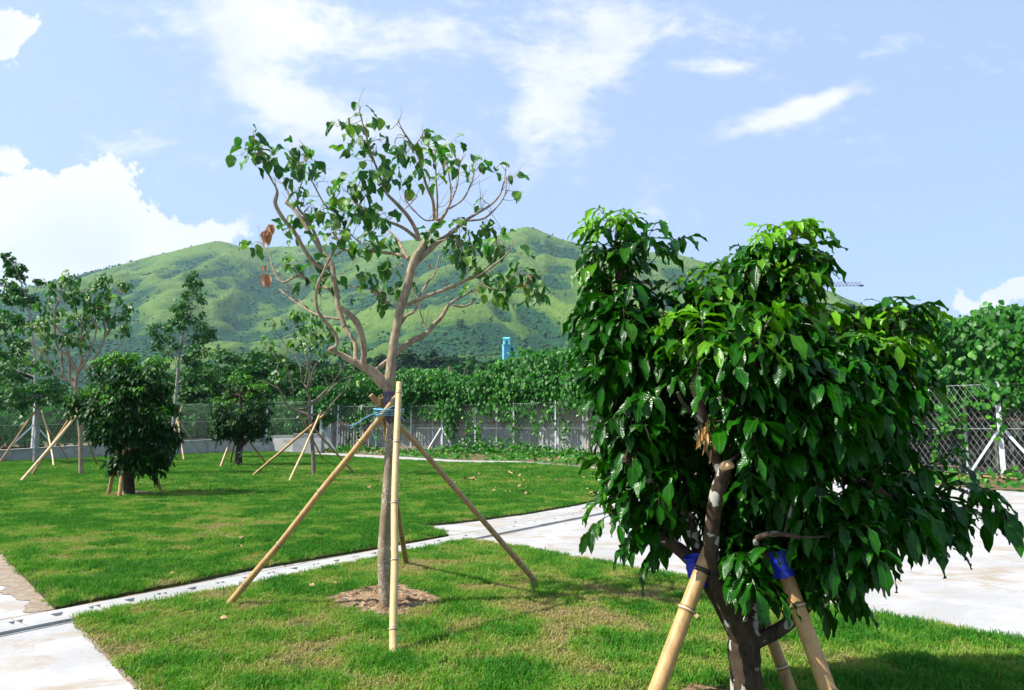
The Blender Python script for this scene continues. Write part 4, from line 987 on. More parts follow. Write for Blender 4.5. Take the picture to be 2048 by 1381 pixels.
mb = [
 ([(570, 1075, 14), (520, 1045, 10), (472, 1028, 8), (500, 1008, 8), (495, 965, 7), (455, 915, 6.5), (425, 870, 6.5), (418, 820, 6), (425, 770, 6), (450, 715, 6), (475, 660, 5.5), (510, 600, 5), (560, 510, 3.5), (595, 440, 2.5)], -.1, -.55),
 ([(690, 1165, 25), (640, 1115, 19), (600, 1090, 17), (565, 1070, 13)], 0, -.1),
 ([(603, 1092, 13), (608, 1040, 12), (600, 980, 13), (580, 920, 13), (548, 885, 12), (512, 858, 10)], -.08, -.3),
 ([(575, 1070, 11), (572, 1000, 9), (535, 940, 9), (512, 870, 8), (485, 800, 6), (440, 775, 5), (390, 750, 5), (345, 735, 5), (285, 760, 4.5), (250, 710, 3), (235, 650, 2.5), (205, 610, 2)], 0, .5),
 ([(530, 935, 9), (505, 860, 10), (500, 800, 11), (488, 740, 10), (480, 690, 10), (440, 635, 9), (400, 575, 8), (360, 510, 7.5), (330, 470, 7), (300, 445, 7)], .02, .25),
 ([(475, 700, 9), (425, 695, 9), (378, 640, 8), (332, 560, 8), (290, 510, 8), (258, 450, 8), (265, 400, 4), (240, 350, 3.8), (210, 290, 3.4), (185, 230, 2.5), (165, 185, 1.8)], .15, -.25),
 ([(300, 445, 5), (312, 420, 3.5), (300, 385, 3), (285, 330, 2)], .25, .3),
 ([(440, 630, 7), (410, 560, 6), (375, 500, 5), (345, 462, 4.5), (352, 400, 3), (375, 320, 2.5), (382, 230, 1.5)], .2, -.1),
 ([(500, 490, 3), (455, 455, 3.5), (420, 395, 3), (390, 340, 2.3), (350, 290, 1.6)], -.3, -.35),
 ([(585, 600, 2.5), (545, 560, 3), (500, 490, 3), (470, 460, 2.5)], -.2, -.3),
 ([(650, 1108, 9), (680, 1085, 9), (715, 1060, 10), (750, 1025, 12), (800, 990, 12), (850, 965, 10), (885, 925, 9), (915, 895, 8.5), (942, 850, 7.5), (985, 820, 5), (1040, 792, 3)], .08, .55),
 ([(960, 850, 5), (1000, 855, 4.5), (1045, 832, 3), (1050, 790, 2)], .5, .6),
 ([(700, 1185, 24), (712, 1120, 21), (717, 1060, 19), (725, 1000, 18), (737, 940, 17), (750, 870, 17), (775, 790, 18), (797, 700, 17), (820, 640, 15)], 0, -.05),
 ([(778, 850, 8), (830, 825, 7.5), (880, 805, 7), (950, 780, 7), (1010, 752, 6), (1060, 733, 5), (1110, 700, 4), (1160, 660, 3), (1192, 625, 2)], -.02, -.5),
 ([(1060, 762, 4), (1120, 788, 3.5), (1180, 790, 3), (1230, 768, 2.3), (1260, 730, 1.6)], -.35, -.5),
 ([(880, 803, 4), (960, 770, 4), (1040, 735, 3.5), (1090, 705, 3), (1140, 640, 2)], -.1, -.2),
 ([(797, 700, 15), (822, 668, 15), (870, 628, 13), (900, 600, 11), (950, 567, 9), (1000, 522, 7), (1050, 490, 5.5), (1100, 460, 5), (1140, 420, 4), (1158, 370, 3), (1172, 285, 1.6)], 0, .5),
 ([(1010, 518, 4), (1080, 508, 4), (1130, 465, 3.2), (1165, 410, 2.4), (1168, 340, 1.5)], .28, .35),
 ([(822, 645, 13), (848, 600, 12), (870, 560, 10), (915, 505, 9), (938, 470, 6), (950, 420, 4), (945, 350, 3.5), (930, 270, 2)], 0, .4),
 ([(945, 470, 4), (1000, 430, 3.5), (1030, 370, 3), (1040, 330, 2)], .3, .45),
 ([(895, 520, 5), (897, 430, 4.5), (892, 350, 3.5), (890, 240, 2)], .2, .1),
 ([(885, 515, 7), (880, 440, 6), (855, 380, 5.5), (838, 320, 5), (820, 255, 4.5), (790, 205, 4), (760, 160, 2.5), (742, 118, 1.2)], .15, -.4),
 ([(805, 225, 3), (830, 190, 2), (855, 152, 1.2)], -.3, -.32),
 ([(822, 595, 11), (815, 560, 10), (785, 505, 8), (742, 455, 8), (702, 415, 7), (682, 380, 6), (662, 320, 5), (632, 240, 4.5), (612, 165, 3.5), (590, 90, 2)], -.05, -.7),
 ([(815, 585, 8), (762, 545, 7), (705, 522, 5.5), (650, 515, 4.5), (570, 512, 2.5)], -.05, -.4),
 ([(783, 665, 9), (740, 650, 7), (670, 641, 6), (590, 633, 5), (530, 632, 4), (490, 658, 3.5)], 0, .4),
 ([(755, 920, 7), (775, 892, 6.5), (808, 872, 6), (830, 812, 5), (858, 762, 4.5), (888, 722, 3.5), (905, 650, 2)], .05, .5),
 ([(780, 670, 8), (745, 600, 7), (720, 570, 5), (690, 540, 3.5), (640, 500, 2)], .05, .6),
 ([(745, 870, 3), (715, 850, 2.5), (690, 830, 3), (640, 790, 3), (560, 775, 2.6), (510, 768, 2)], .05, .2),
 ([(510, 905, 5), (430, 890, 4.5), (370, 860, 4), (300, 810, 3.5), (275, 788, 3.5)], .1, .5),
 ([(400, 880, 3.5), (360, 835, 3), (330, 820, 2.5), (300, 750, 1.6)], .3, .5),
 ([(905, 510, 3), (850, 515, 3), (800, 470, 2.5), (770, 430, 2), (770, 400, 1.4)], .1, .0),
 ([(770, 470, 2), (800, 440, 2), (820, 420, 1.5)], 0, 0),
 ([(1000, 745, 3), (1010, 700, 2.5), (1000, 650, 2)], -.25, -.3), ([(850, 940, 3), (830, 880, 3), (820, 830, 2.5), (760, 690, 2)], .3, .4),
 ([(940, 470, 3), (975, 380, 2.6), (985, 300, 2), (1010, 250, 1.2)], .3, .2), ([(892, 600, 4), (960, 590, 3), (1000, 640, 2)], .05, -.1),
]
mr = root('broad_leaf_tree', tuple(base_main-[0, 0, .03]), 'large broad leaf tree with pale bare limbs and sparse leaves, propped by four bamboo poles', 'tree')
g = Geo(); base_px = [(773, 1225, 13.5), (772, 1212, 12.8), (769, 1150, 13), (768, 1100, 12.5), (772, 1040, 12), (776, 980, 11), (778, 940, 11.5), (781, 880, 9.8), (782, 840, 9.5), (780, 800, 10.5), (777, 775, 11.5)]
tb = catmull([P(a, b, DM) for a, b, c in base_px], 4); rr = np.interp(np.linspace(0, 1, len(tb)), np.linspace(0, 1, len(base_px)), [c/FPX*DM for a, b, c in base_px])
tube(g, tb, rr, 16, True, .05, 3); child(g, 'trunk', M['bark_trunk'], mr)
gB = Geo(); sk = traced(c2, DM, 1.973, mb, gB, 11, seed=21); 
rng = np.random.default_rng(77); gL = Geo(); gT = Geo()
mc = [(160,180,9,45),(190,240,7,40),(120,255,3,25),(165,280,3,20),(240,280,6,35),(320,240,8,40),(330,290,7,40),(400,290,6,30),(330,340,4,25),(340,395,3,20),(435,370,3,20),(390,480,8,50),(350,510,5,40),(310,570,5,25),(350,590,2,15),(440,500,7,40),(470,580,8,45),(500,560,6,35),(530,510,6,30),(520,385,6,30),(570,380,8,35),(545,435,4,25),(600,480,9,45),(640,520,8,45),(680,490,6,35),(650,550,6,30),(620,610,6,35),(650,640,4,25),(500,150,3,20),(545,150,6,28),(560,220,5,28),(590,65,2,12),(650,130,2,12),(690,145,2,12),(665,195,3,20),(640,250,7,35),(620,300,7,35),(680,340,7,35),(700,370,5,25),(590,370,4,25),(735,220,8,38),(780,240,5,30),(750,270,4,25),(790,340,6,25),(830,280,4,22),(850,220,5,30),(840,190,4,20),(880,250,5,25),(935,190,3,20),(950,250,5,30),(930,300,5,28),(910,350,3,20),(985,290,4,25),(1050,310,4,18),(1060,330,2,12),(1125,320,3,16),(1190,350,2,10),(1195,405,2,10),(1080,440,2,12),(820,420,1,8),(160,615,5,25),(330,680,6,35),(375,790,3,20),(370,720,3,25),(425,710,4,22),(465,765,3,18),(490,730,3,15),(565,690,2,12),(640,740,6,35),(700,710,4,28),(725,720,5,25),(740,780,5,30),(690,850,4,15),(590,825,1,12),(660,800,4,22),(715,615,2,14),(690,590,2,14),(740,590,3,16),(870,560,5,30),(900,540,4,25),(960,520,4,25),(980,600,8,40),(1010,570,8,40),(960,650,3,18),(1000,650,6,35),(1050,640,6,35),(1100,620,6,35),(1090,560,6,25),(1140,550,3,15),(1140,600,4,25),(1180,600,4,22),(1230,640,3,18),(1030,700,5,28),(1060,800,5,28),(1040,760,4,22),(1110,740,4,25),(1160,750,5,30),(1180,790,3,15),(1120,810,4,22),(1220,720,5,25),(1270,740,4,22),(1290,780,5,28),(1310,800,3,18),(1280,830,3,16),(1130,850,2,10),(535,990,2,16)]
clusters(c2, DM, 1.973, mc, sk, gL, gT, rng, .118, per=1.25, droop=.6)
thin = sk[(sk[:, 3] < .014)]
for _ in range(150):
    a = thin[rng.integers(0, len(thin))]; L_ = rng.uniform(.08, .32); d = nrm(np.array([rng.normal(0, .6)+(a[0]-base_main[0])*.5, rng.normal(0, .6), rng.uniform(.2, 1.2)])); m_ = a[:3]+d*L_*.5+rng.normal(0, .02, 3)
    tube(gT, catmull([a[:3], m_, a[:3]+d*L_+[0, 0, .03]], 3), np.linspace(.0032, .0014, 7), 4, False)
gB.v += gT.v; gB.a += gT.a
o_ = gB.n
for q in gT.q: gB.q.append(q+o_)
for q in gT.t: gB.t.append(q+o_)
gB.n += gT.n
child(gB, 'branches', M['bark_main'], mr); child(gL, 'foliage', M['treeleaf'], mr)
gD = Geo(); gT2 = Geo(); 
for cx, cy, L_, sid in ((228, 570, .17, 0), (243, 548, .10, 1), (228, 745, .14, 2), (215, 712, .06, 3), (1250, 752, .10, 4), (872, 705, .05, 5), (660, 800, .07, 6)):
    px, py = c2(cx, cy); PX, PY = proj(sk[:, :3]); i = int(np.argmin(np.hypot(PX-px, PY-py))); c = P(px, py-8, sk[i][1]-.02); gd = Geo()
    r2 = np.random.default_rng(sid); leaves(gd, c[None]+r2.normal(0, .01, (2, 3)), np.array([[.1, 0, -1], [-.2, .1, -1]]), np.array([[.3, -1, .2], [-.4, -.9, .1]]), L_, L_*.62, 'heart', .25, .7, .12, 0, r2)
    twigs(gd, [sk[i][:3]], [c], .0016, .0014); child(gd, 'withered_leaf', M['dryleaf'], mr)
g = Geo(); wpos = [P(a, b, DM) for a, b in ((778, 784), (779, 800), (781, 815), (783, 832), (785, 847))]
tube(g, catmull(wpos, 3), np.array([.058, .062, .057, .064, .058, .062, .056, .06, .058, .062, .056, .052, .050])[:len(catmull(wpos, 3))], 18, False, .10, 6); child(g, 'trunk_wrap', M['wrap'], mr)
# twine: loops around the four poles with loose ends
tw = root('twine', tuple(P(778, 822, DM-.05)), 'bright blue twine lashing the four bamboo poles to the trunk of the largest tree', 'twine')
g = Geo(); cT = P(779, 824, DM-.02)
for q in range(7):
    th = np.linspace(0, 2*np.pi, 28); rr_ = .115+.004*q; zz = cT[2]+(q-3)*.008+np.sin(th+q)*.012
    tube(g, np.column_stack([cT[0]+rr_*.98*np.cos(th), cT[1]-.03+rr_*1.35*np.sin(th), zz]), .0045, 5, False)
for pp in ([(757, 826), (740, 832), (722, 842), (703, 851), (697, 852)], [(757, 827), (750, 840), (744, 852), (745, 866), (751, 882), (751, 893)], [(793, 822), (800, 828), (806, 838), (809, 842)], [(760, 824), (775, 818), (790, 812), (802, 815)], [(757, 825), (735, 833), (715, 847), (701, 858)]):
    tube(g, catmull([P(a, b, DM-.26) for a, b in pp], 5), .0028, 5, False)
child(g, 'cord', M['twine'], tw)
#@@SPLIT2
# ================================================================ DENSE DROOPING BUSHES
def compound_shoots(tips, gl, gt, rng, nleaf=(5, 8), rach=(.22, .36), leafL=(.13, .21), nl=(7, 11), young=0.0, prof='lance', wave=.10, wr_=.0035, dry=0.0, center=None, spread=1.0, reject=None):
    """tips: (x,y,z,axis xyz,tint). Each shoot carries a whorl of drooping pinnate leaves"""
    Pb = []; Db = []; Ub = []; Lb = []; Tb = []; RA = []; RB = []; RR = []
    for t in tips:
        p = np.array(t[:3]); ax = nrm(np.array(t[3:6])); tint = t[6]; k = rng.integers(*nleaf)
        a0 = rng.uniform(0, 6.28); e1 = nrm(np.cross(ax, [0.3, 0.1, 1.0] if abs(ax[2]) < .9 else [1, 0, 0])); e2 = np.cross(ax, e1)
        for i in range(k):
            an = a0+i*2.4; f = i/k; st = p-ax*(.14*(1-f)+rng.normal(0, .01)); ra = rng.uniform(*rach)*(.75+.4*(1-f))
            d = nrm(ax*(.3+.6*f)+(e1*math.cos(an)+e2*math.sin(an))*spread+[0, 0, .42]); n_ = rng.integers(*nl); m = 7; q = st; pts = [q]
            for j in range(m-1):
                d = nrm(d+np.array([0, 0, -.09-.04*j])); q = q+d*ra/(m-1); pts.append(q)
            pts = np.array(pts)
            for j in range(m-1): RA.append(pts[j]); RB.append(pts[j+1]); RR.append(wr_*(1-.1*j))
            sd = nrm(np.cross(d, [0, 0, 1.])+1e-4)
            for j in range(n_):
                u_ = .28+.72*(j//2*2+1)/(n_) if j < n_-1 else 1.0; u_ = min(1, u_); x = u_*(m-1); i0 = min(int(x), m-2); b = pts[i0]*(1-(x-i0))+pts[i0+1]*(x-i0); rd_ = nrm(pts[i0+1]-pts[i0])
                s_ = (1 if j % 2 else -1) if j < n_-1 else 0
                D = nrm(rd_*(rng.uniform(.1, .5) if s_ else .9)+sd*s_*rng.uniform(.45, 1.0)+np.array([0, 0, -rng.uniform(-.1, .45)])+rng.normal(0, .18, 3))
                U = nrm(np.array([0, 0, 1.])+rd_*.2+rng.normal(0, .25, 3)+sd*s_*.35)
                Pb.append(b); Db.append(D); Ub.append(U); Lb.append(rng.uniform(*leafL)*rng.choice([.75, 1, 1, 1.15])*(.8+.25*math.sin(u_*2.6))*(1-.25*tint)); Tb.append(np.clip(tint*(.6+.8*f)+rng.normal(0, .08), 0, 1))
    if reject is not None:
        kp = ~reject(np.array(Pb)); Pb = [q for q, z in zip(Pb, kp) if z]; Db = [q for q, z in zip(Db, kp) if z]; Ub = [q for q, z in zip(Ub, kp) if z]; Lb = [q for q, z in zip(Lb, kp) if z]; Tb = [q for q, z in zip(Tb, kp) if z]
        RM = (np.array(RA)+np.array(RB))/2; kr = ~reject(RM); RA = [q for q, z in zip(RA, kr) if z]; RB = [q for q, z in zip(RB, kr) if z]; RR = [q for q, z in zip(RR, kr) if z]
    Pb = np.array(Pb); k = len(Pb); Lb = np.array(Lb); Tb = np.array(Tb); Tb = np.where(rng.random(k) < dry, 2.0, Tb)
    leaves(gl, Pb, np.array(Db), np.array(Ub), Lb, Lb*rng.uniform(.30, .42, k), prof, rng.uniform(.5, 2.6, k), rng.uniform(.15, .6, k), wave, Tb, rng, 14.)
    twigs(gt, RA, RB, np.array(RR), np.array(RR)*.85, 3); return k
def ell_tips(ells, rng, f, zc, jitter=.1):
    """ells: (center xyz, rx, ry, rz, count, tint_top)"""
    tips = []; C0 = np.array(zc)
    for (c, rx, ry, rz, cnt, tt) in ells:
        for _ in range(cnt):
            d = rdir(rng, 1)[0]; r_ = rng.uniform(.45, 1.0)**.6
            p = np.array(c)+d*r_*np.array([rx, ry, rz]); out = nrm(p-C0); ax = nrm(out*.75+d*.5+np.array([0, 0, .55])+rng.normal(0, .2, 3))
            tint = tt*max(0, d[2]*.8+.35)*(1.15 if d[2] > -.1 else .3)*rng.uniform(.5, 1.45); tips.append((*p, *ax, min(1, tint)))  # upward tips paler: young growth and sunlit tops share one painted tint
    return tips
def spaced(tips, dmin):
    out = []
    for t in tips:
        p = np.array(t[:3])
        if all(np.linalg.norm(p-np.array(o[:3])) > dmin for o in out): out.append(t)
    return out
def exposed(tips, amt, rad=.2, zlo=1.2):  # uppermost tips get a paler tint: young growth, plus sunlight painted in
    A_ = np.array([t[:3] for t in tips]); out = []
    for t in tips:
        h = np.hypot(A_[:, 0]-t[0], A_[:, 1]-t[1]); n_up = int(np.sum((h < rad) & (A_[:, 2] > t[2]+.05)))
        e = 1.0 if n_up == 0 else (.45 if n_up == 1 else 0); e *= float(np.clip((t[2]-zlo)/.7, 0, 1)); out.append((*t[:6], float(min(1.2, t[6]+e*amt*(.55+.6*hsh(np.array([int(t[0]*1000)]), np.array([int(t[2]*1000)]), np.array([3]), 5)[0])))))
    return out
def link_tips(tips, sk, gt, rng, r0=.009, r1=.004):
    pts = sk[:, :3]
    for t in tips:
        p = np.array(t[:3]); dd = np.linalg.norm(pts-p, axis=1)+np.clip(pts[:, 2]-p[2], 0, 9)*1.5; i = int(np.argmin(dd)); a = pts[i]; L_ = np.linalg.norm(p-a)
        m = a*.5+p*.5+np.array([0, 0, -.10*L_])+rng.normal(0, .04*L_+.005, 3); tube(gt, catmull([a, m, p-np.array(t[3:6])*.05, p], 3), np.linspace(min(sk[i][3]*.7, r0*(1+L_)), r1, 10), 5, False)
def merge(a, b):
    o = a.n; a.v += b.v; a.a += b.a; a.q += [q+o for q in b.q]; a.t += [q+o for q in b.t]; a.n += b.n
def idc(x, y): return x, y

# ---- nearest bush -------------------------------------------------------
FBx = GP(1497, 1440); DB = FBx[1]; ppm = FPX/DB
br = root('drooping_leaf_bush', tuple(FBx-[0, 0, .03]), 'nearest dense bush with glossy dark drooping leaves and lichen spotted trunk at right', 'bush')
g = Geo(); bl = [(1497, 1460, 33), (1496, 1420, 31), (1494, 1370, 30), (1490, 1330, 29), (1488, 1290, 30), (1490, 1262, 25), (1488, 1245, 17)]
tb = catmull([P(a, b, DB) for a, b, c in bl], 5); rr = np.interp(np.linspace(0, 1, len(tb)), np.linspace(0, 1, len(bl)), [c/ppm for a, b, c in bl]); tube(g, tb, rr, 22, True, .13, 9); child(g, 'trunk', M['bark_dark'], br)
gB = Geo()
bb = [
 ([(1488, 1275, 26), (1462, 1215, 20), (1436, 1170, 16), (1424, 1120, 14.5), (1424, 1060, 14.5), (1432, 1000, 15), (1446, 950, 14), (1442, 935, 12), (1424, 900, 12), (1412, 860, 11), (1402, 815, 9), (1385, 770, 6)], -.02, -.45),
 ([(1446, 958, 14), (1450, 940, 12), (1458, 929, 10)], -.33, -.40),
 ([(1402, 845, 6), (1385, 825, 5), (1368, 810, 4), (1355, 785, 3)], -.42, -.5),
 ([(1478, 1262, 24), (1440, 1200, 17), (1400, 1140, 15), (1360, 1100, 13), (1300, 1065, 9), (1240, 1040, 6)], .05, .1),
 ([(1478, 1262, 20), (1420, 1160, 15), (1390, 1080, 13), (1370, 1020, 11), (1320, 900, 9), (1280, 760, 7), (1245, 620, 4), (1232, 510, 2)], .1, .2),
 ([(1500, 1262, 26), (1518, 1190, 20), (1535, 1120, 17), (1560, 1020, 15), (1580, 900, 13), (1585, 780, 11), (1575, 640, 7), (1568, 540, 4), (1565, 490, 2)], .05, .1),
 ([(1505, 1280, 20), (1545, 1268, 15), (1590, 1235, 13), (1640, 1180, 12), (1700, 1100, 12), (1800, 1060, 9), (1900, 1030, 6), (1960, 1000, 4)], 0, -.1),
 ([(1560, 1020, 13), (1640, 900, 12), (1720, 800, 10), (1790, 720, 8), (1820, 640, 5)], .05, .1),
 ([(1432, 1000, 13), (1460, 880, 11), (1450, 760, 10), (1420, 650, 8), (1380, 580, 5)], -.05, .1),
 ([(1535, 1120, 8), (1512, 1082, 6), (1550, 1068, 5.5), (1600, 1075, 4)], -.2, -.5),
 ([(1580, 900, 11), (1560, 800, 9), (1500, 720, 7)], .1, -.5), ([(1640, 900, 10), (1700, 950, 8), (1760, 980, 6)], .05, -.4), ([(1370, 1020, 10), (1300, 960, 8), (1250, 920, 5)], .1, -.2)]
sk = traced(idc, DB, 1.0, bb, gB, 12, seed=51)
rng = np.random.default_rng(123); E = lambda px, py, dz, rx, rz, ry, cnt, tt: (P(px, py, DB+dz), rx/ppm, ry, rz/ppm, cnt, tt)
ells = [E(1520, 820, .0, 265, 190, .58, 84, .25), E(1440, 700, -.1, 165, 95, .5, 28, .5), E(1630, 700, .0, 130, 100, .5, 24, .5),
        E(1222, 570, .2, 40, 60, .14, 12, .35), E(1222, 466, .2, 18, 34, .08, 8, 1.1), E(1285, 480, .2, 14, 16, .08, 2, .5), E(1275, 500, .2, 14, 18, .08, 1, .5), E(1240, 690, .15, 52, 75, .26, 16, .25), E(1262, 820, .1, 48, 85, .28, 14, .1), E(1275, 930, .1, 42, 34, .25, 7, .1), E(1225, 1020, .1, 20, 12, .1, 3, .4), E(1300, 1060, .1, 30, 14, .15, 4, .1),
        E(1550, 575, .1, 78, 66, .3, 16, .7), E(1566, 476, .1, 44, 40, .18, 14, 1.0), E(1510, 530, .1, 30, 30, .15, 6, .7), E(1606, 515, .1, 18, 32, .12, 5, .7), E(1572, 440, .1, 18, 12, .08, 3, 1.2), E(1375, 605, .1, 70, 26, .26, 16, 1.1), E(1470, 560, .1, 20, 22, .12, 2, .6),
        E(1775, 715, .0, 58, 72, .3, 15, 1.1), E(1808, 618, .0, 20, 16, .1, 5, 1.3), E(1725, 665, .05, 45, 20, .2, 5, 1.2), E(1755, 870, .0, 65, 80, .35, 18, .15), E(1735, 1010, -.1, 105, 60, .36, 20, .1), E(1880, 1000, -.1, 40, 14, .14, 4, .25), E(1950, 985, -.1, 14, 6, .06, 1, .3), E(1830, 1070, -.1, 30, 20, .14, 3, .1),
        E(1610, 1030, .05, 110, 55, .38, 11, .1), E(1360, 900, .05, 70, 70, .3, 6, .1), E(1520, 960, .1, 90, 60, .4, 7, .1), E(1620, 920, -.45, 110, 70, .15, 6, .2), E(1500, 1080, -.45, 20, 18, .08, 1, .5), E(1660, 1080, -.35, 70, 18, .12, 4, .2), E(1500, 940, .35, 110, 80, .2, 8, 0), E(1480, 1010, -.5, 26, 10, .06, 1, .5), E(1530, 800, .2, 200, 130, .3, 20, 0), E(1500, 1120, -.25, 30, 30, .12, 6, .15), E(1640, 1160, .0, 60, 30, .3, 8, .05), E(1690, 1120, -.1, 85, 45, .3, 12, .1), E(1285, 1000, .1, 50, 34, .25, 6, .15), E(1390, 1000, .25, 70, 40, .2, 5, .1), E(1600, 1120, .1, 60, 40, .3, 12, .1), E(1500, 1060, .3, 60, 40, .2, 8, .0), E(1540, 1100, .25, 50, 40, .2, 8, 0), E(1510, 1190, -.15, 20, 14, .1, 2, .2), E(1430, 590, .1, 50, 20, .2, 4, 1.0), E(1310, 570, .1, 20, 14, .1, 2, 1.2)]
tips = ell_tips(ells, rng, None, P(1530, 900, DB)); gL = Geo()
stem_px = np.array([(1440, 1250), (1424, 1120), (1430, 1000), (1446, 940), (1418, 870), (1392, 790)]); 
def clear_of_stem(t):
    x, y = proj(np.array(t[:3])); 
    if (1300 < x < 1440 and y < 572) or (1655 < x < 1755 and y < 640) or x < 1178: return False
    if x > 1830 and y < 960: return False
    if 1465 < x < 1530 and y > 1060: return True
    xs_ = np.interp(y, stem_px[::-1, 1], stem_px[::-1, 0]); return not (720 < y < 1260 and abs(x-xs_) < 62 and t[1] < DB+.05)
def clumpy(tips, thr, sc_=3.4, seed=9):
    A_ = np.array([t[:3] for t in tips]); nv = fbm(A_*sc_, 2, seed); return [t for t, q in zip(tips, nv) if q > thr]
tips = spaced(clumpy([t for t in tips if clear_of_stem(t)], .455, 4.2), .112)
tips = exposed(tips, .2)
def in_front_of_stem(Q):
    x, y = proj(Q); xs_ = np.interp(y, stem_px[::-1, 1], stem_px[::-1, 0]); wd_ = np.interp(y, [780, 860, 950, 1250], [10, 24, 44, 40])
    a_ = (y > 775) & (y < 1300) & (x > xs_-wd_-6) & (x < xs_+wd_*np.interp(y, [860, 900, 980, 1040], [.7, 1.3, 1.3, .7])) & (Q[:, 1] < DB-.05)
    a_ = a_ | ((x > 1662) & (x < 1775) & (y < 596)) | ((x > 1775) & (y < 560))
    return a_ | ((y > 1225) & (x > 1400) & (x < 1560) & (Q[:, 1] < DB)) | ((y > 1120) & (x > 1360) & (x < 1455) & (Q[:, 1] < DB+.1)) | ((y > 1165) & (x < 1360)) | ((y > 1135) & (x > 1565) & (x < 1605) & (Q[:, 1] < DB-.1)) | ((y > 1085) & (y < 1170) & (x > 1535) & (x < 1590) & (Q[:, 1] < DB-.12))
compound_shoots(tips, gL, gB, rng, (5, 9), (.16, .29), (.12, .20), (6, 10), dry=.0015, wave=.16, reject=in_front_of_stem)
link_tips(tips, sk, gB, rng)
child(gB, 'branches', M['bark_dark'], br); child(gL, 'foliage', M['bushleaf'], br)
# sawn stub and a dry bunch on the front stem
g = Geo(); cp = P(1461, 929, DB-.475); nc = nrm(np.array([.5, -.85, .3])); e1 = nrm(np.cross(nc, [0, 0, 1.])); e2 = np.cross(nc, e1); th = np.linspace(0, 2*np.pi, 24, endpoint=False); rr_ = .026*(1+.08*np.sin(th*3))
ring = cp+e1*(rr_*np.cos(th))[:, None]+e2*(rr_*.85*np.sin(th))[:, None]; g.add(np.vstack([ring, ring-nc*.05, cp[None]+nc*.002]), np.array([[i, (i+1) % 24, 24+(i+1) % 24, 24+i] for i in range(24)]), np.array([[i, 48, (i+1) % 24] for i in range(24)])); child(g, 'sawn_end', M['cutwood'], br)
g = Geo(); k = 26; r2 = np.random.default_rng(6); c0 = P(1415, 862, DB-.48); pb = c0+r2.normal(0, 1, (k, 3))*[.022, .015, .03]; leaves(g, pb, nrm(r2.normal(0, .3, (k, 3))+[0, 0, -1]), nrm(r2.normal(0, .6, (k, 3))+[0, -1, 0]), r2.uniform(.05, .11, k), r2.uniform(.015, .028, k), 'lance', .3, 1.0, .2, 2.0, r2); child(g, 'withered_leaf', M['bushleaf'], br)
# blue sheeting under the straps
for ci, (a, b, dz, hh) in enumerate((((1401, 1172), (1386, 1112), -.03, 0), ((1566, 1152), (1551, 1098), -.20, 0))):
    p0 = P(*a, DB+dz); p1 = P(*b, DB+dz); tl = np.linspace(0, 1, 9)[:, None]; pts = p0*(1-tl)+p1*tl; g = Geo(); tube(g, pts, [.056, .058, .052, .057, .050, .055, .048, .052, .058], 16, False, .28, 30+ci); child(g, 'blue_wrap', M['bluecloth'], br)
gb = 'bamboo poles propping the nearest bush'
fp = [(GP(1262, 1505), P(1421, 1100, DB-.12), .044), (GP(1703, 1510), P(1556, 1108, DB-.14), .045), (GP(1603, 1425), P(1512, 1180, DB+.12), .034)]
pl = [pole('p', fp[0][0], fp[0][1], fp[0][2], M['bamboo'], 'thick bamboo pole leaning in from the left against the nearest bush', gb, 11, .42),
      pole('p', fp[1][0], fp[1][1], fp[1][2], M['bamboo'], 'thick bamboo pole leaning in from the right against the nearest bush', gb, 14, .40),
      pole('p', fp[2][0], fp[2][1], fp[2][2], M['bamboo_brown'], 'thinner brown bamboo pole standing behind the trunk of the nearest bush', gb, 13, .5)]
for ci, (f, t_, r_) in enumerate(fp[:2]):
    f = np.array(f); t_ = np.array(t_); u_ = .885; c = f+(t_-f)*u_; ax = nrm(t_-f); g = Geo(); e1 = nrm(np.cross(ax, [0, 1, 0])); e2 = np.cross(ax, e1)
    for q in (-.007, .007):
        th = np.linspace(0, 2*np.pi, 22); tube(g, c+ax*q+(e1*np.cos(th)[:, None]+e2*np.sin(th)[:, None])*(r_*.93), .006, 6, False)
    tube(g, catmull([c-e1*r_, c-e1*(r_+.04)+[0, -.01, -.04], c-e1*(r_+.09)+[0, 0, -.05], c-e1*(r_+.10)+[0, 0, -.065]], 4), .0015, 4)
    off = np.array(c); [g.v.__setitem__(i, g.v[i]-off) for i in range(len(g.v))]
    o = g.obj('strap', M['blackstrap'], label='black plastic strap tied round the %s thick bamboo pole of the nearest bush' % ('left' if ci == 0 else 'right'), category='strap'); o.location = off

# ---- two farther bushes of the same kind -----------------------------------
def far_bush(base_px, ells_px, trunk_px, label, seed, forks, leafscale=1.0, cntk=1.0):
    b0 = GP(*base_px); D = b0[1]; pm = FPX/D; r = root('drooping_leaf_bush', tuple(b0-[0, 0, .03]), label, 'bush'); rng = np.random.default_rng(seed)
    g = Geo(); tb = catmull([P(a, b, D) for a, b, c in trunk_px], 4); rr = np.interp(np.linspace(0, 1, len(tb)), np.linspace(0, 1, len(trunk_px)), [c/pm for a, b, c in trunk_px]); tube(g, tb, rr, 12, True, .08, seed); child(g, 'trunk', M['bark_dark'], r)
    gB = Geo(); sk = traced(idc, D, 1.0, forks, gB, 8, seed=seed)
    el = [(P(a, b, D+dz), rx/pm, ry, rz/pm, int(c*cntk), tt) for a, b, dz, rx, rz, ry, c, tt in ells_px]
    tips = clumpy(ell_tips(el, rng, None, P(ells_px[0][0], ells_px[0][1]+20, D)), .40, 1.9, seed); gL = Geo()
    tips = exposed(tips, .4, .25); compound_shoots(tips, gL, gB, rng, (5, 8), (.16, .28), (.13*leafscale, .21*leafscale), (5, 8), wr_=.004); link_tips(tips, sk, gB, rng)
    child(gB, 'branches', M['bark_dark_far'], r); child(gL, 'foliage', M['bushleaf_far'], r); return r
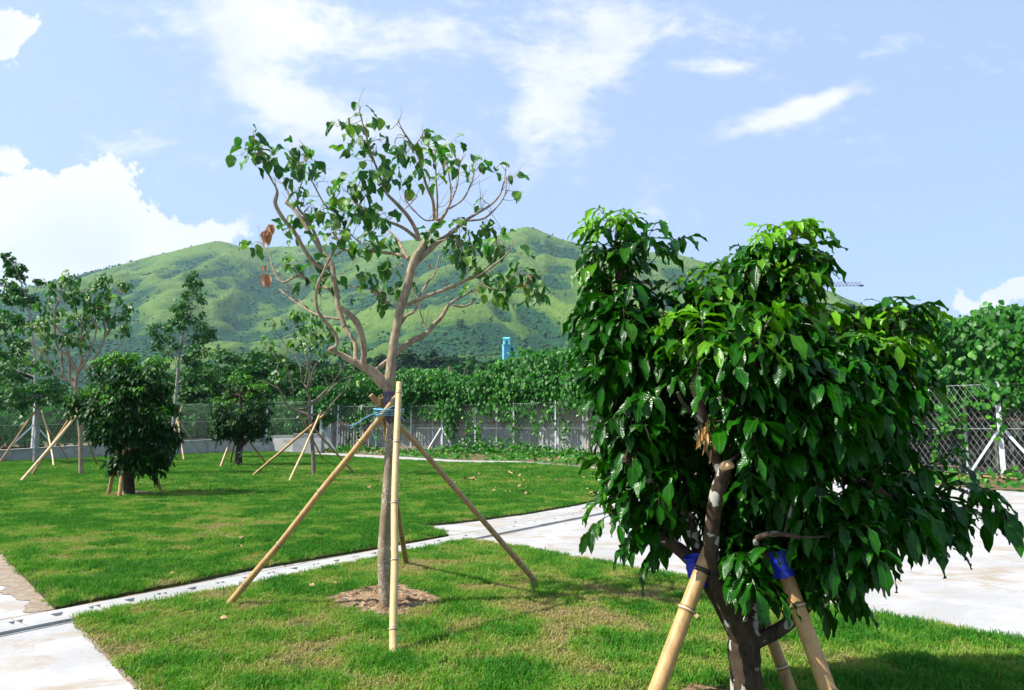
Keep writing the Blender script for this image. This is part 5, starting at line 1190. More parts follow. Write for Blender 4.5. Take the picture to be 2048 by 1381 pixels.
far_bush((258, 992), [(258, 835, 0, 82, 84, .85, 130, .3), (235, 742, 0, 48, 44, .5, 26, .7), (305, 755, 0, 42, 44, .5, 20, .6), (168, 800, 0, 34, 28, .35, 12, .7), (330, 850, 0, 24, 60, .4, 12, .2), (190, 850, 0, 30, 50, .4, 12, .2), (210, 870, 0, 30, 40, .5, 13, .1), (305, 875, 0, 36, 40, .5, 13, .1), (225, 925, 0, 18, 10, .3, 4, .1), (262, 915, -.35, 40, 14, .2, 7, 0), (285, 935, 0, 34, 12, .4, 7, 0), (320, 915, 0, 18, 12, .3, 4, .1), (265, 820, -.6, 60, 50, .2, 8, .5), (345, 850, 0, 20, 50, .3, 6, .2)],
         [(258, 998, 12), (258, 975, 10), (258, 950, 9.5), (260, 925, 9.5), (262, 905, 9)], 'larger dark round bush on the far lawn with small pebbled pit at its base', 61,
         [([(262, 915, 9), (240, 870, 6), (215, 820, 4), (200, 780, 3)], 0, .2), ([(262, 915, 8), (270, 850, 6), (265, 780, 5), (250, 730, 3)], 0, -.1), ([(262, 915, 7), (295, 870, 5), (320, 810, 4), (320, 770, 3)], 0, .3)])
far_bush((477, 932), [(484, 826, 0, 60, 54, 1.0, 130, .4), (472, 765, 0, 38, 28, .6, 22, .8), (518, 788, 0, 28, 26, .5, 14, .7), (446, 855, 0, 24, 28, .5, 12, .3), (524, 855, 0, 26, 28, .5, 14, .2), (440, 800, 0, 16, 20, .4, 5, .6), (478, 880, -.2, 36, 14, .7, 8, 0)],
         [(477, 936, 8), (477, 920, 7), (478, 905, 6.5), (480, 892, 6.5)], 'smaller compact dark bush on the far lawn in front of the low wall', 62,
         [([(480, 895, 6.5), (465, 870, 4), (455, 830, 3)], 0, .2), ([(480, 895, 6), (485, 850, 4), (480, 790, 2.5)], 0, -.1), ([(480, 895, 5), (505, 865, 3.5), (520, 820, 2.5)], 0, .3)], 1.0)

# ================================================================ SMALL BROAD LEAF TREES
def small_broad(base_px, trunk, conv, scale, branches, cl, label, seed, leafL, per=1.0, mt='bark_main', droop=.8, hi=.8):
    b0 = GP(*base_px); D = b0[1]; r = root('broad_leaf_tree', tuple(b0-[0, 0, .03]), label, 'tree'); g = Geo()
    t3 = catmull([P(*conv(a, b), D) for a, b, c in trunk], 4); rr = np.interp(np.linspace(0, 1, len(t3)), np.linspace(0, 1, len(trunk)), [c/scale/FPX*D for a, b, c in trunk]); tube(g, t3, rr, 12, True, .05, seed); child(g, 'trunk', M[mt], r)
    rng = np.random.default_rng(seed); brs = [(b, rng.normal(0, .05), rng.uniform(-1, 1)*(.9 if len(b) > 3 else .4)) for b in branches]
    # children start where they touch: depth follows from the nearest earlier sample
    gB = Geo(); sk = None; al = []
    for b, d0, d1 in brs:
        if al:
            A_ = np.vstack(al); PXs, PYs = proj(A_[:, :3]); px, py = conv(b[0][0], b[0][1]); dd = np.hypot(PXs-px, PYs-py); i = int(np.argmin(dd)); d0 = A_[i][1]-D if dd[i] < 12 else 0; d1 = d0+d1*.7
        else: d0 = 0
        al.append(traced(conv, D, scale, [(b, d0, d1)], gB, 7, seed=seed+len(al)))
    sk = np.vstack(al); gL = Geo(); clusters(conv, D, scale, cl, sk, gL, gB, rng, leafL, per=per, petiole=.08, droop=droop, tint_hi=hi, wr_=.004)
    child(gB, 'branches', M[mt], r); child(gL, 'foliage', M['treeleaf'], r); return r
c5 = lambda x, y: (x/2.877, 500+y/2.877)
small_broad((162, 951), [(466, 1312, 13), (466, 1200, 12), (462, 1050, 11.5), (452, 930, 11), (436, 800, 12)], c5, 2.877,
 [[(435, 800, 12), (440, 720, 10), (470, 640, 9), (462, 560, 8), (470, 480, 5), (460, 380, 3)], [(432, 790, 11), (400, 745, 9), (365, 740, 8), (356, 640, 7), (350, 560, 6), (385, 500, 4), (400, 420, 2)],
  [(365, 742, 8), (330, 720, 6), (285, 650, 5), (260, 600, 5), (205, 555, 3), (150, 500, 2)], [(400, 745, 8), (398, 640, 6.5), (382, 520, 6), (330, 450, 4), (310, 400, 3)], [(442, 700, 9), (400, 620, 6), (330, 560, 6), (315, 430, 6), (318, 340, 4), (350, 270, 3), (385, 210, 2)],
  [(445, 710, 9), (492, 640, 7), (540, 520, 5), (552, 430, 4), (500, 380, 3)], [(490, 700, 8), (560, 600, 7), (610, 490, 6), (658, 420, 5), (660, 350, 3), (690, 260, 2)], [(310, 590, 5), (240, 500, 4), (215, 440, 3)], [(480, 690, 6), (545, 650, 5), (600, 620, 4), (700, 540, 3), (730, 470, 2)], [(610, 490, 4), (600, 400, 3), (620, 320, 2)], [(465, 560, 4), (510, 470, 3), (520, 350, 2)], [(440, 720, 6), (385, 600, 4), (420, 430, 3), (440, 250, 1.5)]],
 [(310,210,8,35),(350,180,8,40),(380,150,5,30),(430,190,7,30),(430,250,9,35),(560,200,9,45),(600,240,9,45),(540,280,9,45),(500,320,9,40),(570,330,9,45),(640,290,8,45),(700,200,6,35),(730,200,3,20),(720,380,7,35),(700,440,6,30),(370,400,9,45),(350,490,9,45),(400,520,8,40),(500,440,7,35),(450,490,8,35),(250,330,7,35),(240,400,7,35),(160,440,7,35),(280,500,7,35),(250,560,7,30),(620,420,5,30),(510,550,5,20),(460,380,5,25),(420,300,5,25),(700,640,3,20),(260,430,8,45),(330,310,6,40),(300,260,7,40),(590,170,6,35),(690,480,5,30),(610,380,8,40),(440,440,7,40),(530,400,8,35),(740,330,4,30),(200,640,4,40),(290,640,4,25)],
 'pale limbed broad leaf tree on the far lawn at left, beside the larger dark bush', 71, .20, 2.3)
c6 = lambda x, y: (500+x/3.8375, 620+y/3.8375)
small_broad((627, 951), [(490, 1275, 16), (486, 1150, 15), (480, 1050, 14), (468, 900, 14), (455, 800, 15)], c6, 3.8375,
 [[(455, 810, 15), (460, 700, 11), (442, 620, 9), (460, 500, 8), (450, 400, 6), (490, 310, 4), (500, 200, 2)], [(455, 810, 11), (410, 792, 9), (340, 770, 9), (290, 740, 8), (240, 640, 7), (205, 570, 6), (200, 500, 5), (215, 430, 4), (200, 350, 2)], [(225, 610, 5), (140, 565, 4), (80, 540, 2)],
  [(445, 750, 8), (380, 762, 7), (350, 740, 6), (330, 650, 5), (325, 560, 5), (290, 500, 4), (270, 430, 3)], [(442, 610, 8), (395, 535, 6), (385, 440, 5), (340, 350, 4), (300, 280, 3), (345, 110, 2)], [(463, 590, 7), (485, 470, 6), (540, 370, 4), (600, 310, 3)], [(468, 720, 9), (540, 660, 7), (600, 600, 6), (650, 540, 5), (690, 480, 4), (700, 400, 2.5)], [(470, 730, 8), (560, 670, 6), (640, 590, 5), (700, 540, 4), (780, 510, 2)], [(462, 810, 10), (570, 790, 7), (640, 710, 6), (720, 620, 5), (770, 540, 4), (790, 440, 2)],
  [(600, 590, 5), (570, 520, 4), (535, 440, 3)], [(320, 560, 4), (270, 370, 4), (290, 310, 3), (260, 250, 3), (200, 170, 2.5), (190, 100, 1.5)], [(205, 520, 3), (210, 400, 3), (160, 320, 2)], [(640, 550, 3.5), (610, 400, 3), (620, 250, 2)], [(690, 480, 3.5), (740, 400, 2)], [(330, 640, 4), (310, 500, 3), (240, 400, 2)], [(485, 470, 4), (440, 350, 3), (400, 200, 2)], [(420, 560, 4), (440, 440, 3), (420, 330, 2)]],
 [(360,50,9,35),(400,40,8,30),(340,40,6,25),(165,95,4,20),(230,105,4,25),(120,240,3,15),(160,275,4,15),(340,245,4,22),(400,190,5,30),(460,140,5,30),(480,190,6,30),(390,130,5,25),(520,230,5,30),(430,250,4,30),(350,290,4,25),(500,120,6,30),(560,130,6,35),(250,430,3,20),(240,490,3,20),(305,440,2,12),(240,530,3,15),(440,290,4,25),(520,290,4,25),(560,330,4,25),(620,430,3,20),(650,300,4,25),(700,350,4,22),(570,380,2,12),(640,200,5,30),(690,130,5,30),(480,260,5,30),(600,150,5,30),(720,300,4,22),(820,550,3,18),(540,60,5,30),(620,230,4,25),(450,60,3,30)],
 'thin open crowned small tree on the far lawn before the fence corner', 72, .20, 1.5, 'bark_grey', .6, 1.0)

# ================================================================ SLENDER PALE TRUNKED TREES
def slender(base_px, trunk, conv, scale, cl, label, seed, leaf, dens):
    b0 = GP(*base_px); D = b0[1]; r = root('slender_maple_tree', tuple(b0-[0, 0, .03]), label, 'tree'); g = Geo(); rng = np.random.default_rng(seed)
    t3 = catmull([P(*conv(a, b), D) for a, b, c in trunk], 5); rr = np.interp(np.linspace(0, 1, len(t3)), np.linspace(0, 1, len(trunk)), [c/scale/FPX*D for a, b, c in trunk]); tube(g, t3, rr, 10, True, .04, seed); child(g, 'trunk', M['bark_pale'], r)
    TX, TY = proj(t3); gL = Geo(); gB = Geo()
    for c in cl:
        cx, cy = conv(c[0], c[1]); rad = c[2]/scale/FPX*D; dz = rng.normal(0, .5)*min(1, abs(cx-1024)*0+1)*(1.0 if rad > .3 else .4); cen = P(cx, cy, D+dz)
        tgt = cy+abs(cx-np.interp(cy, TY[::-1], TX[::-1]))*.75+10; i = int(np.argmin(np.abs(TY-min(tgt, TY[int(len(TY)*.3)])))); src = t3[i]
        m = (src+cen)/2+np.array([0, 0, -.12*np.linalg.norm(cen-src)]); tube(gB, catmull([src, m, cen], 4), np.linspace(min(rr[i]*.5, .022), .006, 9), 5, False)
        n_ = int(dens*c[3] if len(c) > 3 else dens); nt = 7; ends = cen+rdir(rng, nt)*rad*rng.uniform(.5, 1.35, (nt, 1))*[1.1, 1.1, .85]; twigs(gB, np.repeat(cen[None], nt, 0), ends, .006, .003)
        q = rng.integers(0, nt, n_); f = rng.random((n_, 1))**.7; p = cen*(1-f)+ends[q]*f+rng.normal(0, rad*.24, (n_, 3))
        Ls = leaf*rng.uniform(.6, 1.2, n_); leaves(gL, p, nrm(rng.normal(0, .6, (n_, 3))+[0, 0, -.4]+nrm(p-cen)*.4), nrm(rng.normal(0, .5, (n_, 3))+[0, -.2, .8]), Ls, Ls*rng.uniform(.8, 1.05, n_), 'maple', .5, .25, .03, np.clip(rng.random(n_)**2*.7, 0, 1), rng)
    child(gB, 'branches', M['bark_pale'], r); child(gL, 'foliage', M['mapleleaf'], r); return r
slender((73, 926), [(203, 1245, 15), (210, 1100, 14), (216, 960, 13), (212, 850, 11), (205, 760, 9), (200, 600, 8), (190, 500, 7), (178, 400, 6), (150, 280, 5), (125, 200, 4), (80, 90, 3), (20, 30, 1.5)], c5, 2.877,
 [(20,35,22,.4),(50,70,28,.6),(80,110,32,.8),(110,140,32,.9),(130,100,20,.4),(60,130,25,.5),(20,200,35,.7),(80,230,38,1),(30,280,40,.9),(130,240,38,1),(190,290,42,1.1),(230,190,25,.5),(120,300,38,1),(40,380,50,1.3),(90,400,42,1),(20,440,42,.9),(110,440,35,.8),(60,520,45,.9),(140,540,40,.8),(20,600,60,1.2),(90,620,60,1.3),(150,640,50,1),(40,700,70,1.5),(120,730,60,1.4),(60,800,75,1.6),(150,820,55,1.2),(-40,760,80,1.4),(-60,640,70,1.2),(-50,520,50,.8),(260,760,50,1),(300,800,60,1.3),(250,850,55,1.2),(330,860,50,1),(20,880,60,1.2),(110,900,55,1.1),(270,700,40,.7),(-60,880,60,1),(200,800,40,.8)],
 'tall slender pale trunked tree with small lobed leaves at the left edge', 81, .15, 175)
c4 = lambda x, y: (300+x/3.2125, 530+y/3.2125)
slender((343, 917), [(138, 1245, 12), (144, 1100, 11), (152, 1000, 11), (165, 850, 10), (175, 740, 9), (185, 620, 8), (200, 500, 7), (215, 420, 6), (240, 300, 5), (262, 180, 3.5), (290, 50, 1.5)], c4, 3.2125,
 [(285,55,28,.5),(265,90,35,.7),(250,120,40,.8),(300,120,30,.5),(270,170,50,1),(220,190,35,.7),(230,240,60,1.2),(300,210,45,.9),(330,120,20,.3),(240,300,60,1.3),(180,260,45,.8),(150,280,30,.5),(250,340,55,1.1),(330,230,25,.4),(180,320,40,.8),(150,370,45,.8),(120,400,45,.8),(200,410,40,.7),(60,390,35,.4),(30,440,45,.8),(60,480,45,.8),(120,470,45,.8),(50,540,45,.8),(130,560,50,.8),(190,520,35,.5),(320,390,50,1.1),(370,420,50,1.1),(300,460,55,1.2),(350,480,55,1.1),(400,450,35,.6),(270,540,60,1.2),(330,560,55,1),(250,620,55,1),(220,600,35,.6),(300,640,50,.9),(340,320,22,.4),(280,690,45,.6),(230,700,40,.5),(100,640,50,.6),(0,600,50,.5),(20,400,35,.4)],
 'slender pale trunked tree between the two dark bushes in front of the wall', 82, .15, 115)

# ---- poles of the farther trees ---------------------------------------------
def tri(poles, dtree, group, m='bamboo'):
    for i, (f, t, dz, r, lab, mm) in enumerate(poles): pole('p', GP(*f), P(*t, dtree+dz), r*.88, M[mm], lab, group, hash_(lab), .5)
def hash_(s): return sum(ord(c)*(i+1) for i, c in enumerate(s)) % 997
D1 = GP(162, 951)[1]; D2 = GP(627, 951)[1]; D3 = GP(258, 992)[1]; D4 = GP(477, 932)[1]; D5 = GP(73, 926)[1]; D6 = GP(343, 917)[1]
q5 = lambda x, y: c5(x, y)
tri([(q5(122, 1332), q5(442, 952), -.1, .052, 'longest thick bamboo pole crossing low at the left, propping the pale limbed tree', 'bamboo_lite'), (q5(182, 1297), q5(425, 935), .1, .045, 'bamboo pole almost hidden behind the thick crossing pole of the pale limbed tree', 'bamboo'), (q5(560, 1240), q5(440, 940), .2, .04, 'short bamboo pole between the pale limbed tree and the larger dark bush', 'bamboo_brown')], D1, 'bamboo poles of the pale limbed tree at left')
tri([(q5(-6, 1155), q5(250, 890), -.1, .04, 'upper of two bamboo poles reaching the left picture edge', 'bamboo'), (q5(-8, 1232), q5(232, 884), .05, .04, 'lower of two bamboo poles reaching the left picture edge', 'bamboo'), (q5(310, 1248), q5(236, 922), -.05, .036, 'short bamboo pole to the right of the leftmost pale trunk', 'bamboo_lite'), (q5(402, 1217), q5(180, 880), .15, .036, 'brown bamboo pole slanting away behind the leftmost pale trunk', 'bamboo_brown')], D5, 'bamboo poles of the slender tree at the left edge')
tri([((217, 991), (234, 905), -.1, .05, 'bamboo pole at the far left of the larger dark bush', 'bamboo'), ((239, 996), (248, 900), -.2, .048, 'thick bamboo pole just left of the trunk of the larger dark bush', 'bamboo'), ((323, 984), (290, 900), .1, .048, 'bamboo pole to the right of the trunk of the larger dark bush', 'bamboo'), ((249, 993), (228, 920), .0, .03, 'thin pale bamboo pole crossing behind the others of the larger dark bush', 'bamboo_lite')], D3, 'bamboo poles of the larger dark bush')
q4 = lambda x, y: c4(x, y)
tri([(q4(218, 1255), q4(168, 940), -.1, .045, 'bamboo pole right of the pale trunk between the dark bushes', 'bamboo'), (q4(340, 1240), q4(190, 1005), .2, .032, 'thin brown bamboo pole slanting away toward the low wall', 'bamboo_brown'), (q4(100, 1260), q4(205, 905), .1, .04, 'bamboo pole partly hidden behind the larger dark bush', 'bamboo')], D6, 'bamboo poles of the slender tree between the bushes')
tri([((441, 935), (462, 878), -.2, .055, 'bamboo pole at the left of the compact far bush', 'bamboo'), ((460, 929), (471, 880), .1, .05, 'olive bamboo pole beside the trunk of the compact far bush', 'bamboo_green'), ((532, 927), (500, 885), .1, .05, 'bamboo pole at the right of the compact far bush', 'bamboo')], D4, 'bamboo poles of the compact far bush')
q6 = lambda x, y: c6(x, y)
tri([(q6(25, 1272), q6(588, 790), -.12, .05, 'long slanting bamboo pole left of the open crowned small tree', 'bamboo'), (q6(303, 1310), q6(545, 775), -.25, .042, 'short bamboo pole standing in front of the open crowned small tree', 'bamboo_lite'), (q6(803, 1255), q6(480, 900), .1, .042, 'bamboo pole slanting down to the right of the open crowned small tree', 'bamboo_brown'), (q6(560, 1150), q6(375, 790), .3, .04, 'bamboo pole behind the open crowned small tree toward the fence', 'bamboo_brown')], D2, 'bamboo poles of the open crowned small tree')

# ================================================================ BACKGROUND TREES
def bg_tree_meshes(seed, h, wdt, nclump, nleaf, leaf, mt, bark='bark_grey', conif=False, low=.15):
    rng = np.random.default_rng(seed); gl = Geo(); gt = Geo()
    tube(gt, catmull([(0, 0, -.3), (rng.normal(0, .1), 0, h*.3), (rng.normal(0, .2), rng.normal(0, .2), h*.6), (0, 0, h*.92)], 4), np.linspace(h*.022, h*.004, 13), 7)
    cl = []
    for i in range(nclump):
        f = rng.random()
        if conif: z = h*(low+(1-low)*f); rad = wdt*.5*(1-f)**.8+.15
        else: z = h*(low+(1-low)*f*.93); rad = wdt*.5*math.sqrt(max(.02, 1-((z/h-.52)/.52)**2))
        a = rng.uniform(0, 6.28); r_ = rad*math.sqrt(rng.uniform(.25, 1)); c = np.array([r_*math.cos(a), r_*math.sin(a), z]); cl.append((c, wdt*(.10 if conif else .14)*rng.uniform(.6, 1.4)))
        if i % 3 == 0: twigs(gt, [(0, 0, max(.2, z-r_*.7))], [c], h*.006, h*.002, 4)
    for c, rr in cl:
        d = rdir(rng, nleaf); d[:, 2] = np.abs(d[:, 2])*1.0-.25; p = c+d*rr*rng.uniform(.35, 1.05, (nleaf, 1))*[1, 1, .75]; Ls = leaf*rng.uniform(.6, 1.3, nleaf)
        leaves(gl, p, nrm(rng.normal(size=(nleaf, 3))+[0, 0, -.3]), nrm(d+[0, 0, .7]+rng.normal(0, .4, (nleaf, 3))), Ls, Ls*.7, 'round', .5, .2, 0, np.clip(rng.random(nleaf)**1.5*.5+rng.random()*.35, 0, 1), rng)
    return gt.mesh('trunk', M[bark]), gl.mesh('crown', M[mt])
def place_tree(name, meshes, loc, label, cat, group, rz=0, s=1.0):
    r = root(name, tuple(loc), label, cat, group); r.rotation_euler = (0, 0, rz); r.scale = s if isinstance(s, tuple) else (s,)*3
    for nm, me in zip(('trunk', 'crown'), meshes):
        o = bpy.data.objects.new(nm, me); COL.objects.link(o); o.parent = r
    return r
rng = np.random.default_rng(300)
bgA = [bg_tree_meshes(s, 8, 7.5, 95, 70, .34, 'woodleaf') for s in (1, 2, 3)]
spots = [(500, 700, 62, 1.0, 'broad dark crown rising above the compact far bush'), (440, 728, 58, .9, 'dark background tree behind the compact far bush at its left'), (565, 728, 60, .85, 'dark background tree left behind the open crowned small tree'), (380, 740, 64, .9, 'dark background tree behind the slender tree between the bushes'),
         (300, 752, 60, .9, 'dark background tree behind the larger dark bush'), (640, 738, 66, .9, 'dark background tree behind the open crowned small tree'), (700, 748, 72, .9, 'dark background tree just left of the main trunk'), (225, 760, 60, .9, 'dark background tree behind the pale limbed tree at its right'), (140, 770, 58, .9, 'dark background tree behind the pale limbed tree at its left'), (60, 765, 58, .95, 'dark background tree behind the leftmost pale trunk'), (-20, 745, 56, 1.0, 'dark background tree cut by the left picture edge'), (770, 738, 74, .9, 'dark background tree glimpsed behind the fork of the main tree')]
for i, (px, py, D, s, lab) in enumerate(spots):
    t = P(px, py, D); hgt = t[2]; place_tree('background_tree', bgA[i % 3], (t[0], D, 0), lab, 'tree', 'dark trees behind the left fence', rng.uniform(0, 6), (hgt/8*1.02*s**.2*1.05, hgt/8*1.05, hgt/8*1.0))
for i in range(26):   # understorey shrubs closing the gaps below the crowns
    px = rng.uniform(-60, 640); D = rng.uniform(51, 56); t = P(px, rng.uniform(795, 815), D)
    place_tree('background_shrub', bgA[i % 3], (t[0], D, 0), 'low dark shrub filling the gap under the background trees', 'shrub', 'shrubs behind the left fence', rng.uniform(0, 6), (t[2]/8*1.5, t[2]/8*1.3, t[2]/8))
wd = [bg_tree_meshes(s, 14, 8.5, 55, 34, .95, 'conifleaf') for s in (11, 12, 13)]+[bg_tree_meshes(s, 17, 5.0, 55, 30, .8, 'conifleaf', conif=True) for s in (14, 15)]
lite = [bg_tree_meshes(s, 12, 9, 60, 40, .8, 'woodleaf') for s in (21, 22)]
kk = 0
for i in range(150):
    px = rng.uniform(610, 1230); D = rng.uniform(190, 330); x = (px-1024)/FPX*D; z0 = float(ground_z(x, D)[0]); topy = np.interp(px, [600, 680, 760, 820, 870, 930, 1000, 1080, 1200], [728, 705, 705, 690, 688, 700, 708, 715, 722])+rng.uniform(0, 34); t = P(px, topy, D); hh = t[2]-z0
    if hh < 5 or hh > 26: hh = np.clip(hh, 5, 26)
    conif = rng.random() < .4; me = wd[3+i % 2] if conif else wd[i % 3]; base_h = 17 if conif else 14
    place_tree('woodland_tree', me, (x, D, z0-.3), 'dark tree of the wood at the foot of the green mountain', 'tree', 'dark woodland trees below the mountain', rng.uniform(0, 6), (max(.6, hh/base_h), max(.6, hh/base_h), hh/base_h))
for px, py, D in ((1085, 706, 150), (1045, 725, 130), (930, 724, 140), (968, 715, 170), (720, 722, 120), (690, 735, 110), (880, 732, 130), (600, 735, 110)):
    t = P(px, py, D); x = t[0]; z0 = 0; place_tree('woodland_tree', lite[int(px) % 2], (x, D, z0-.2), 'lighter green rounded tree standing in front of the dark wood', 'tree', 'lighter trees in front of the wood', rng.uniform(0, 6), t[2]/12)
def on_hill(px, py):
    best = None; r_ = ray(px, py)
    for D in np.arange(200, 1700, 4.0):
        q = np.array([0, 0, CAM_H])+r_*(D/r_[1])
        if ground_z(q[0], D)[0] >= q[2]: return q
    return q
q = on_hill(921, 657); place_tree('lone_tree', lite[0], (q[0], q[1], q[2]-.3), 'single round dark tree standing alone on the open mountain slope', 'tree', None, 1.0, .92)
for i, (px, py) in enumerate(((1060, 640), (1075, 655), (1120, 640), (1150, 636), (740, 650), (1105, 660), (1010, 668), (870, 672), (760, 690), (840, 684))):
    q = on_hill(px, py); place_tree('hillside_tree', lite[i % 2], (q[0], q[1], q[2]-.3), 'small scattered tree dotting the lower mountain slope', 'tree', 'small scattered trees on the slope', rng.uniform(0, 6), rng.uniform(.25, .45))

# ================================================================ MACHINE ARM, CRANE, POST, CABINET
DA = 52.0; ar = P(1013, 700, DA); ax0 = ar[0]
er = root('excavator_arm', (ax0, DA, 0), 'light blue hydraulic machine arm sticking up behind the vine covered fence', 'machine arm')
pmA = FPX/DA
def zz_(py): return P(1013, py, DA)[2]
g = Geo(); z1 = zz_(691); z0 = .2; box(g, (0, 0, (z0+z1)/2), (13/pmA, .42, z1-z0), .25); box(g, (-6.2/pmA, -.05, (z0+z1)/2), (1.6/pmA, .52, z1-z0-.02), .25); box(g, (5.6/pmA, .02, (z0+z1)/2), (1.6/pmA, .54, z1-z0-.03), .25); box(g, (-.6/pmA, -.03, (z0+z1)/2), (.9/pmA, .47, z1-z0-.04), .25)
for i in range(len(g.v)): g.v[i] = g.v[i]+[ax0, DA, 0]
child(g, 'boom', M['cyan'], er, False)
g = Geo(); box(g, (ax0, DA, z1+.03), (16/pmA, .6, .06), .25); child(g, 'collar', M['cyan'], er, False)
for sx in (-4.6, 4.6):
    g = Geo(); ztop = zz_(677); co = np.array([ax0+sx/pmA, DA, (z1+ztop)/2]); box(g, co, (2.6/pmA, .4, ztop-z1), .25, taper=.72); tube(g, [(co[0]-.07, DA-.02, ztop-.02), (co[0]+.07, DA-.02, ztop-.02)], .10, 12); child(g, 'lug', M['cyan'], er, False)
g = Geo(); tube(g, [(ax0-.2, DA, zz_(679)), (ax0+.2, DA, zz_(679))], .15, 14); tube(g, [(ax0-.3, DA, zz_(679)), (ax0+.3, DA, zz_(679))], .05, 10); child(g, 'pin', M['cyan'], er)
g = Geo(); tube(g, [(ax0+.24, DA+.1, zz_(693)), (ax0+.44, DA+.15, zz_(701))], .055, 8); tube(g, [(ax0+.36, DA+.1, zz_(699)), (ax0+.5, DA+.1, zz_(699))], .15, 12); child(g, 'coupling', M['darkmetal'], er)
g = Geo(); tube(g, [(ax0+.50, DA+.15, zz_(694)), (ax0+.70, DA+.2, zz_(705)), (ax0+.75, DA+.3, .4)], [.085, .13, .13], 10); tube(g, [(ax0+.44, DA+.12, zz_(694)), (ax0+.58, DA+.12, zz_(694))], .10, 12); child(g, 'cylinder', M['cyan'], er)
g = Geo(); tube(g, catmull([(ax0-.34, DA, .5), (ax0-.36, DA, zz_(715)), (ax0-.35, DA, zz_(704)), (ax0-.27, DA, zz_(702)), (ax0-.24, DA, zz_(704))], 5), .022, 6); child(g, 'hose', M['darkmetal'], er)

DC = 420.0; pmC = FPX/DC
cr = root('tower_crane', (P(1560, 568, DC)[0], DC, 0), 'distant tower crane jib in the sky right of the tallest bush tip', 'crane')
zj = lambda px, py: P(px, py, DC)
def lattice(g, a, b, hgt, wdt, n_, r_):
    a = np.array(a); b = np.array(b); A = []; B = []; up = np.array([0, 0, hgt]); dy = np.array([0, wdt, 0])
    A += [a, a+dy, a+up+dy/2]; B += [b, b+dy, b+up*.85+dy/2]
    for i in range(n_):
        p = a+(b-a)*i/n_; q = a+(b-a)*(i+1)/n_; m = (p+q)/2+up*(1-.15*(i+.5)/n_)+dy/2
        A += [p, m, p+dy, m, p]; B += [m, q, m, q+dy, p+dy]
    twigs(g, A, B, r_, r_, 4)
g = Geo(); a = zj(1480, 574); b = zj(1724, 571.5); lattice(g, a, b, 2.7, 1.6, 34, .10); child(g, 'jib', M['cranepaint'], cr, False)
g = Geo(); box(g, b+[.0, .8, .1], (2.2, 1.8, .8)); child(g, 'jib_end', M['darkmetal'], cr, False)
g = Geo(); m0 = np.array([cr.location.x, DC, 0]); m1 = zj(1560, 574); A = []; B = []
cs = [np.array([x, y, 0]) for x, y in ((-1, -1), (1, -1), (1, 1), (-1, 1))]; nz = 26; hz = m1[2]/nz
for i in range(nz):
    for q in range(4):
        p = m0+cs[q]+[0, 0, i*hz]; A += [p, p]; B += [p+[0, 0, hz], m0+cs[(q+1) % 4]+[0, 0, (i+1)*hz]]
twigs(g, A, B, .12, .12, 4); child(g, 'mast', M['cranepaint'], cr, False)
g = Geo(); a = zj(1440, 574); b = zj(1480, 574); lattice(g, a, b, 2.7, 1.6, 5, .1); box(g, a+[1, .8, -1.2], (3, 2, 3)); child(g, 'counter_jib', M['cranepaint'], cr, False)
g = Geo(); box(g, m1+[1.6, 0, 0], (1.6, 1.6, 2.0)); child(g, 'cab', M['whitepaint'], cr, False)

q = P(898, 733, 90); pr = Geo(); tube(pr, [(0, 0, -.2), (0, 0, q[2]*.5), (.02, 0, q[2])], [.16, .15, .13], 8, True, .05, 3)
o = pr.obj('wooden_post', M['oldwood'], label='weathered wooden post top showing above the hedge before the wood', category='post'); o.location = (q[0], 90, 0)
q = G(618, 905); q = np.array([q[0]+.55, q[1]+2.0, 0]); kb = root('utility_cabinet', tuple(q), 'small white steel cabinet behind the end of the low wall', 'cabinet')
g = Geo(); box(g, q+[0, 0, .85], (.75, .5, 1.5)); child(g, 'body', M['whitepaint'], kb, False)
g = Geo(); box(g, q+[0, 0, 1.63], (.85, .6, .05)); child(g, 'lid', M['galv'], kb, False)
g = Geo(); box(g, q+[0, -.262, .85], (.62, .015, 1.3)); box(g, q+[.22, -.275, .9], (.03, .02, .16)); child(g, 'door', M['whitepaint'], kb, False)

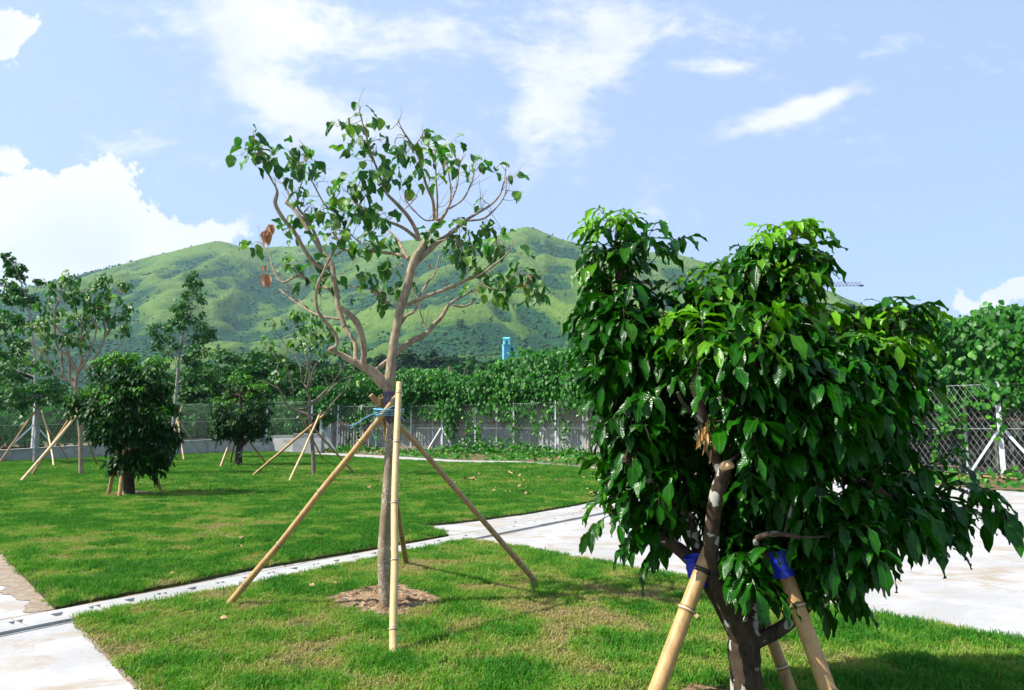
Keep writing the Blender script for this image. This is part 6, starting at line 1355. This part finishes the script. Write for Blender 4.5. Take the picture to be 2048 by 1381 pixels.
# ================================================================ FALLEN LEAVES
rng = np.random.default_rng(500); lm = []
for s in range(5):
    r2 = np.random.default_rng(s); g = Geo(); leaves(g, [(-.06, 0, .005)], [(1, r2.normal(0, .2), .35)], [(0, 0, 1.)], .13, .10*r2.uniform(.7, 1.1), 'heart', r2.uniform(.3, .9), r2.uniform(.2, .9), .12, 0, r2); lm.append(g.mesh('fallen_leaf', M['fallen']))
spots = []
for _ in range(60): spots.append((rng.normal(1060, 120), 925+abs(rng.normal(0, 34))))
for _ in range(14): spots.append((rng.uniform(120, 900), rng.uniform(950, 1180)))
for q in ((445, 1238), (1395, 1235), (1480, 1290), (1075, 1030), (400, 1080), (1160, 1023), (1235, 1035), (1130, 1046), (1030, 1045)): spots.append(q)
kk = 0
for px, py in spots:
    if px > 1215 and py < 1000: continue
    p = G(px, py, 0.0); onl = inpoly(np.array([p[0]]), np.array([p[1]]), lawnA)[0] or inpoly(np.array([p[0]]), np.array([p[1]]), lawnB)[0]; z = LZ+.045 if onl else .012
    p = G(px, py, z); o = bpy.data.objects.new('fallen_leaf', lm[kk % 5]); COL.objects.link(o); o.location = p; o.rotation_euler = (rng.normal(0, .25), rng.normal(0, .25), rng.uniform(0, 6.28)); sc_ = rng.uniform(.7, 1.5) if p[1] > 14 else rng.uniform(.4, .65); o.scale = (sc_,)*3
    o['label'] = 'curled dry brown leaf lying on the lawn or paving'; o['category'] = 'fallen leaf'; o['group'] = 'dry leaves fallen on the lawn'; kk += 1

# ================================================================ HAZE
HAZE = True
if HAZE:
    def m_haze(n):
        v = n.n('ShaderNodeVolumePrincipled'); v.inputs['Color'].default_value = (.55, .78, 1.0, 1); v.inputs['Density'].default_value = .00012; v.inputs['Anisotropy'].default_value = .2; return v.outputs[0]
    mh = bpy.data.materials.new('haze'); mh.use_nodes = True; mh.node_tree.nodes.clear(); nn_ = NT(mh.node_tree); oo = nn_.n('ShaderNodeOutputMaterial'); nn_.l(m_haze(nn_), oo.inputs['Volume'])
    g = Geo(); box(g, (0, 1000, 232), (4200, 2800, 590)); g.obj('haze', mh, smooth=False, kind='stuff', label='thin bluish haze in the air before the mountain', category='haze')
sc.cycles.use_denoising = True
sc.cycles.max_bounces = 8; sc.cycles.volume_bounces = 0; sc.cycles.transparent_max_bounces = 8
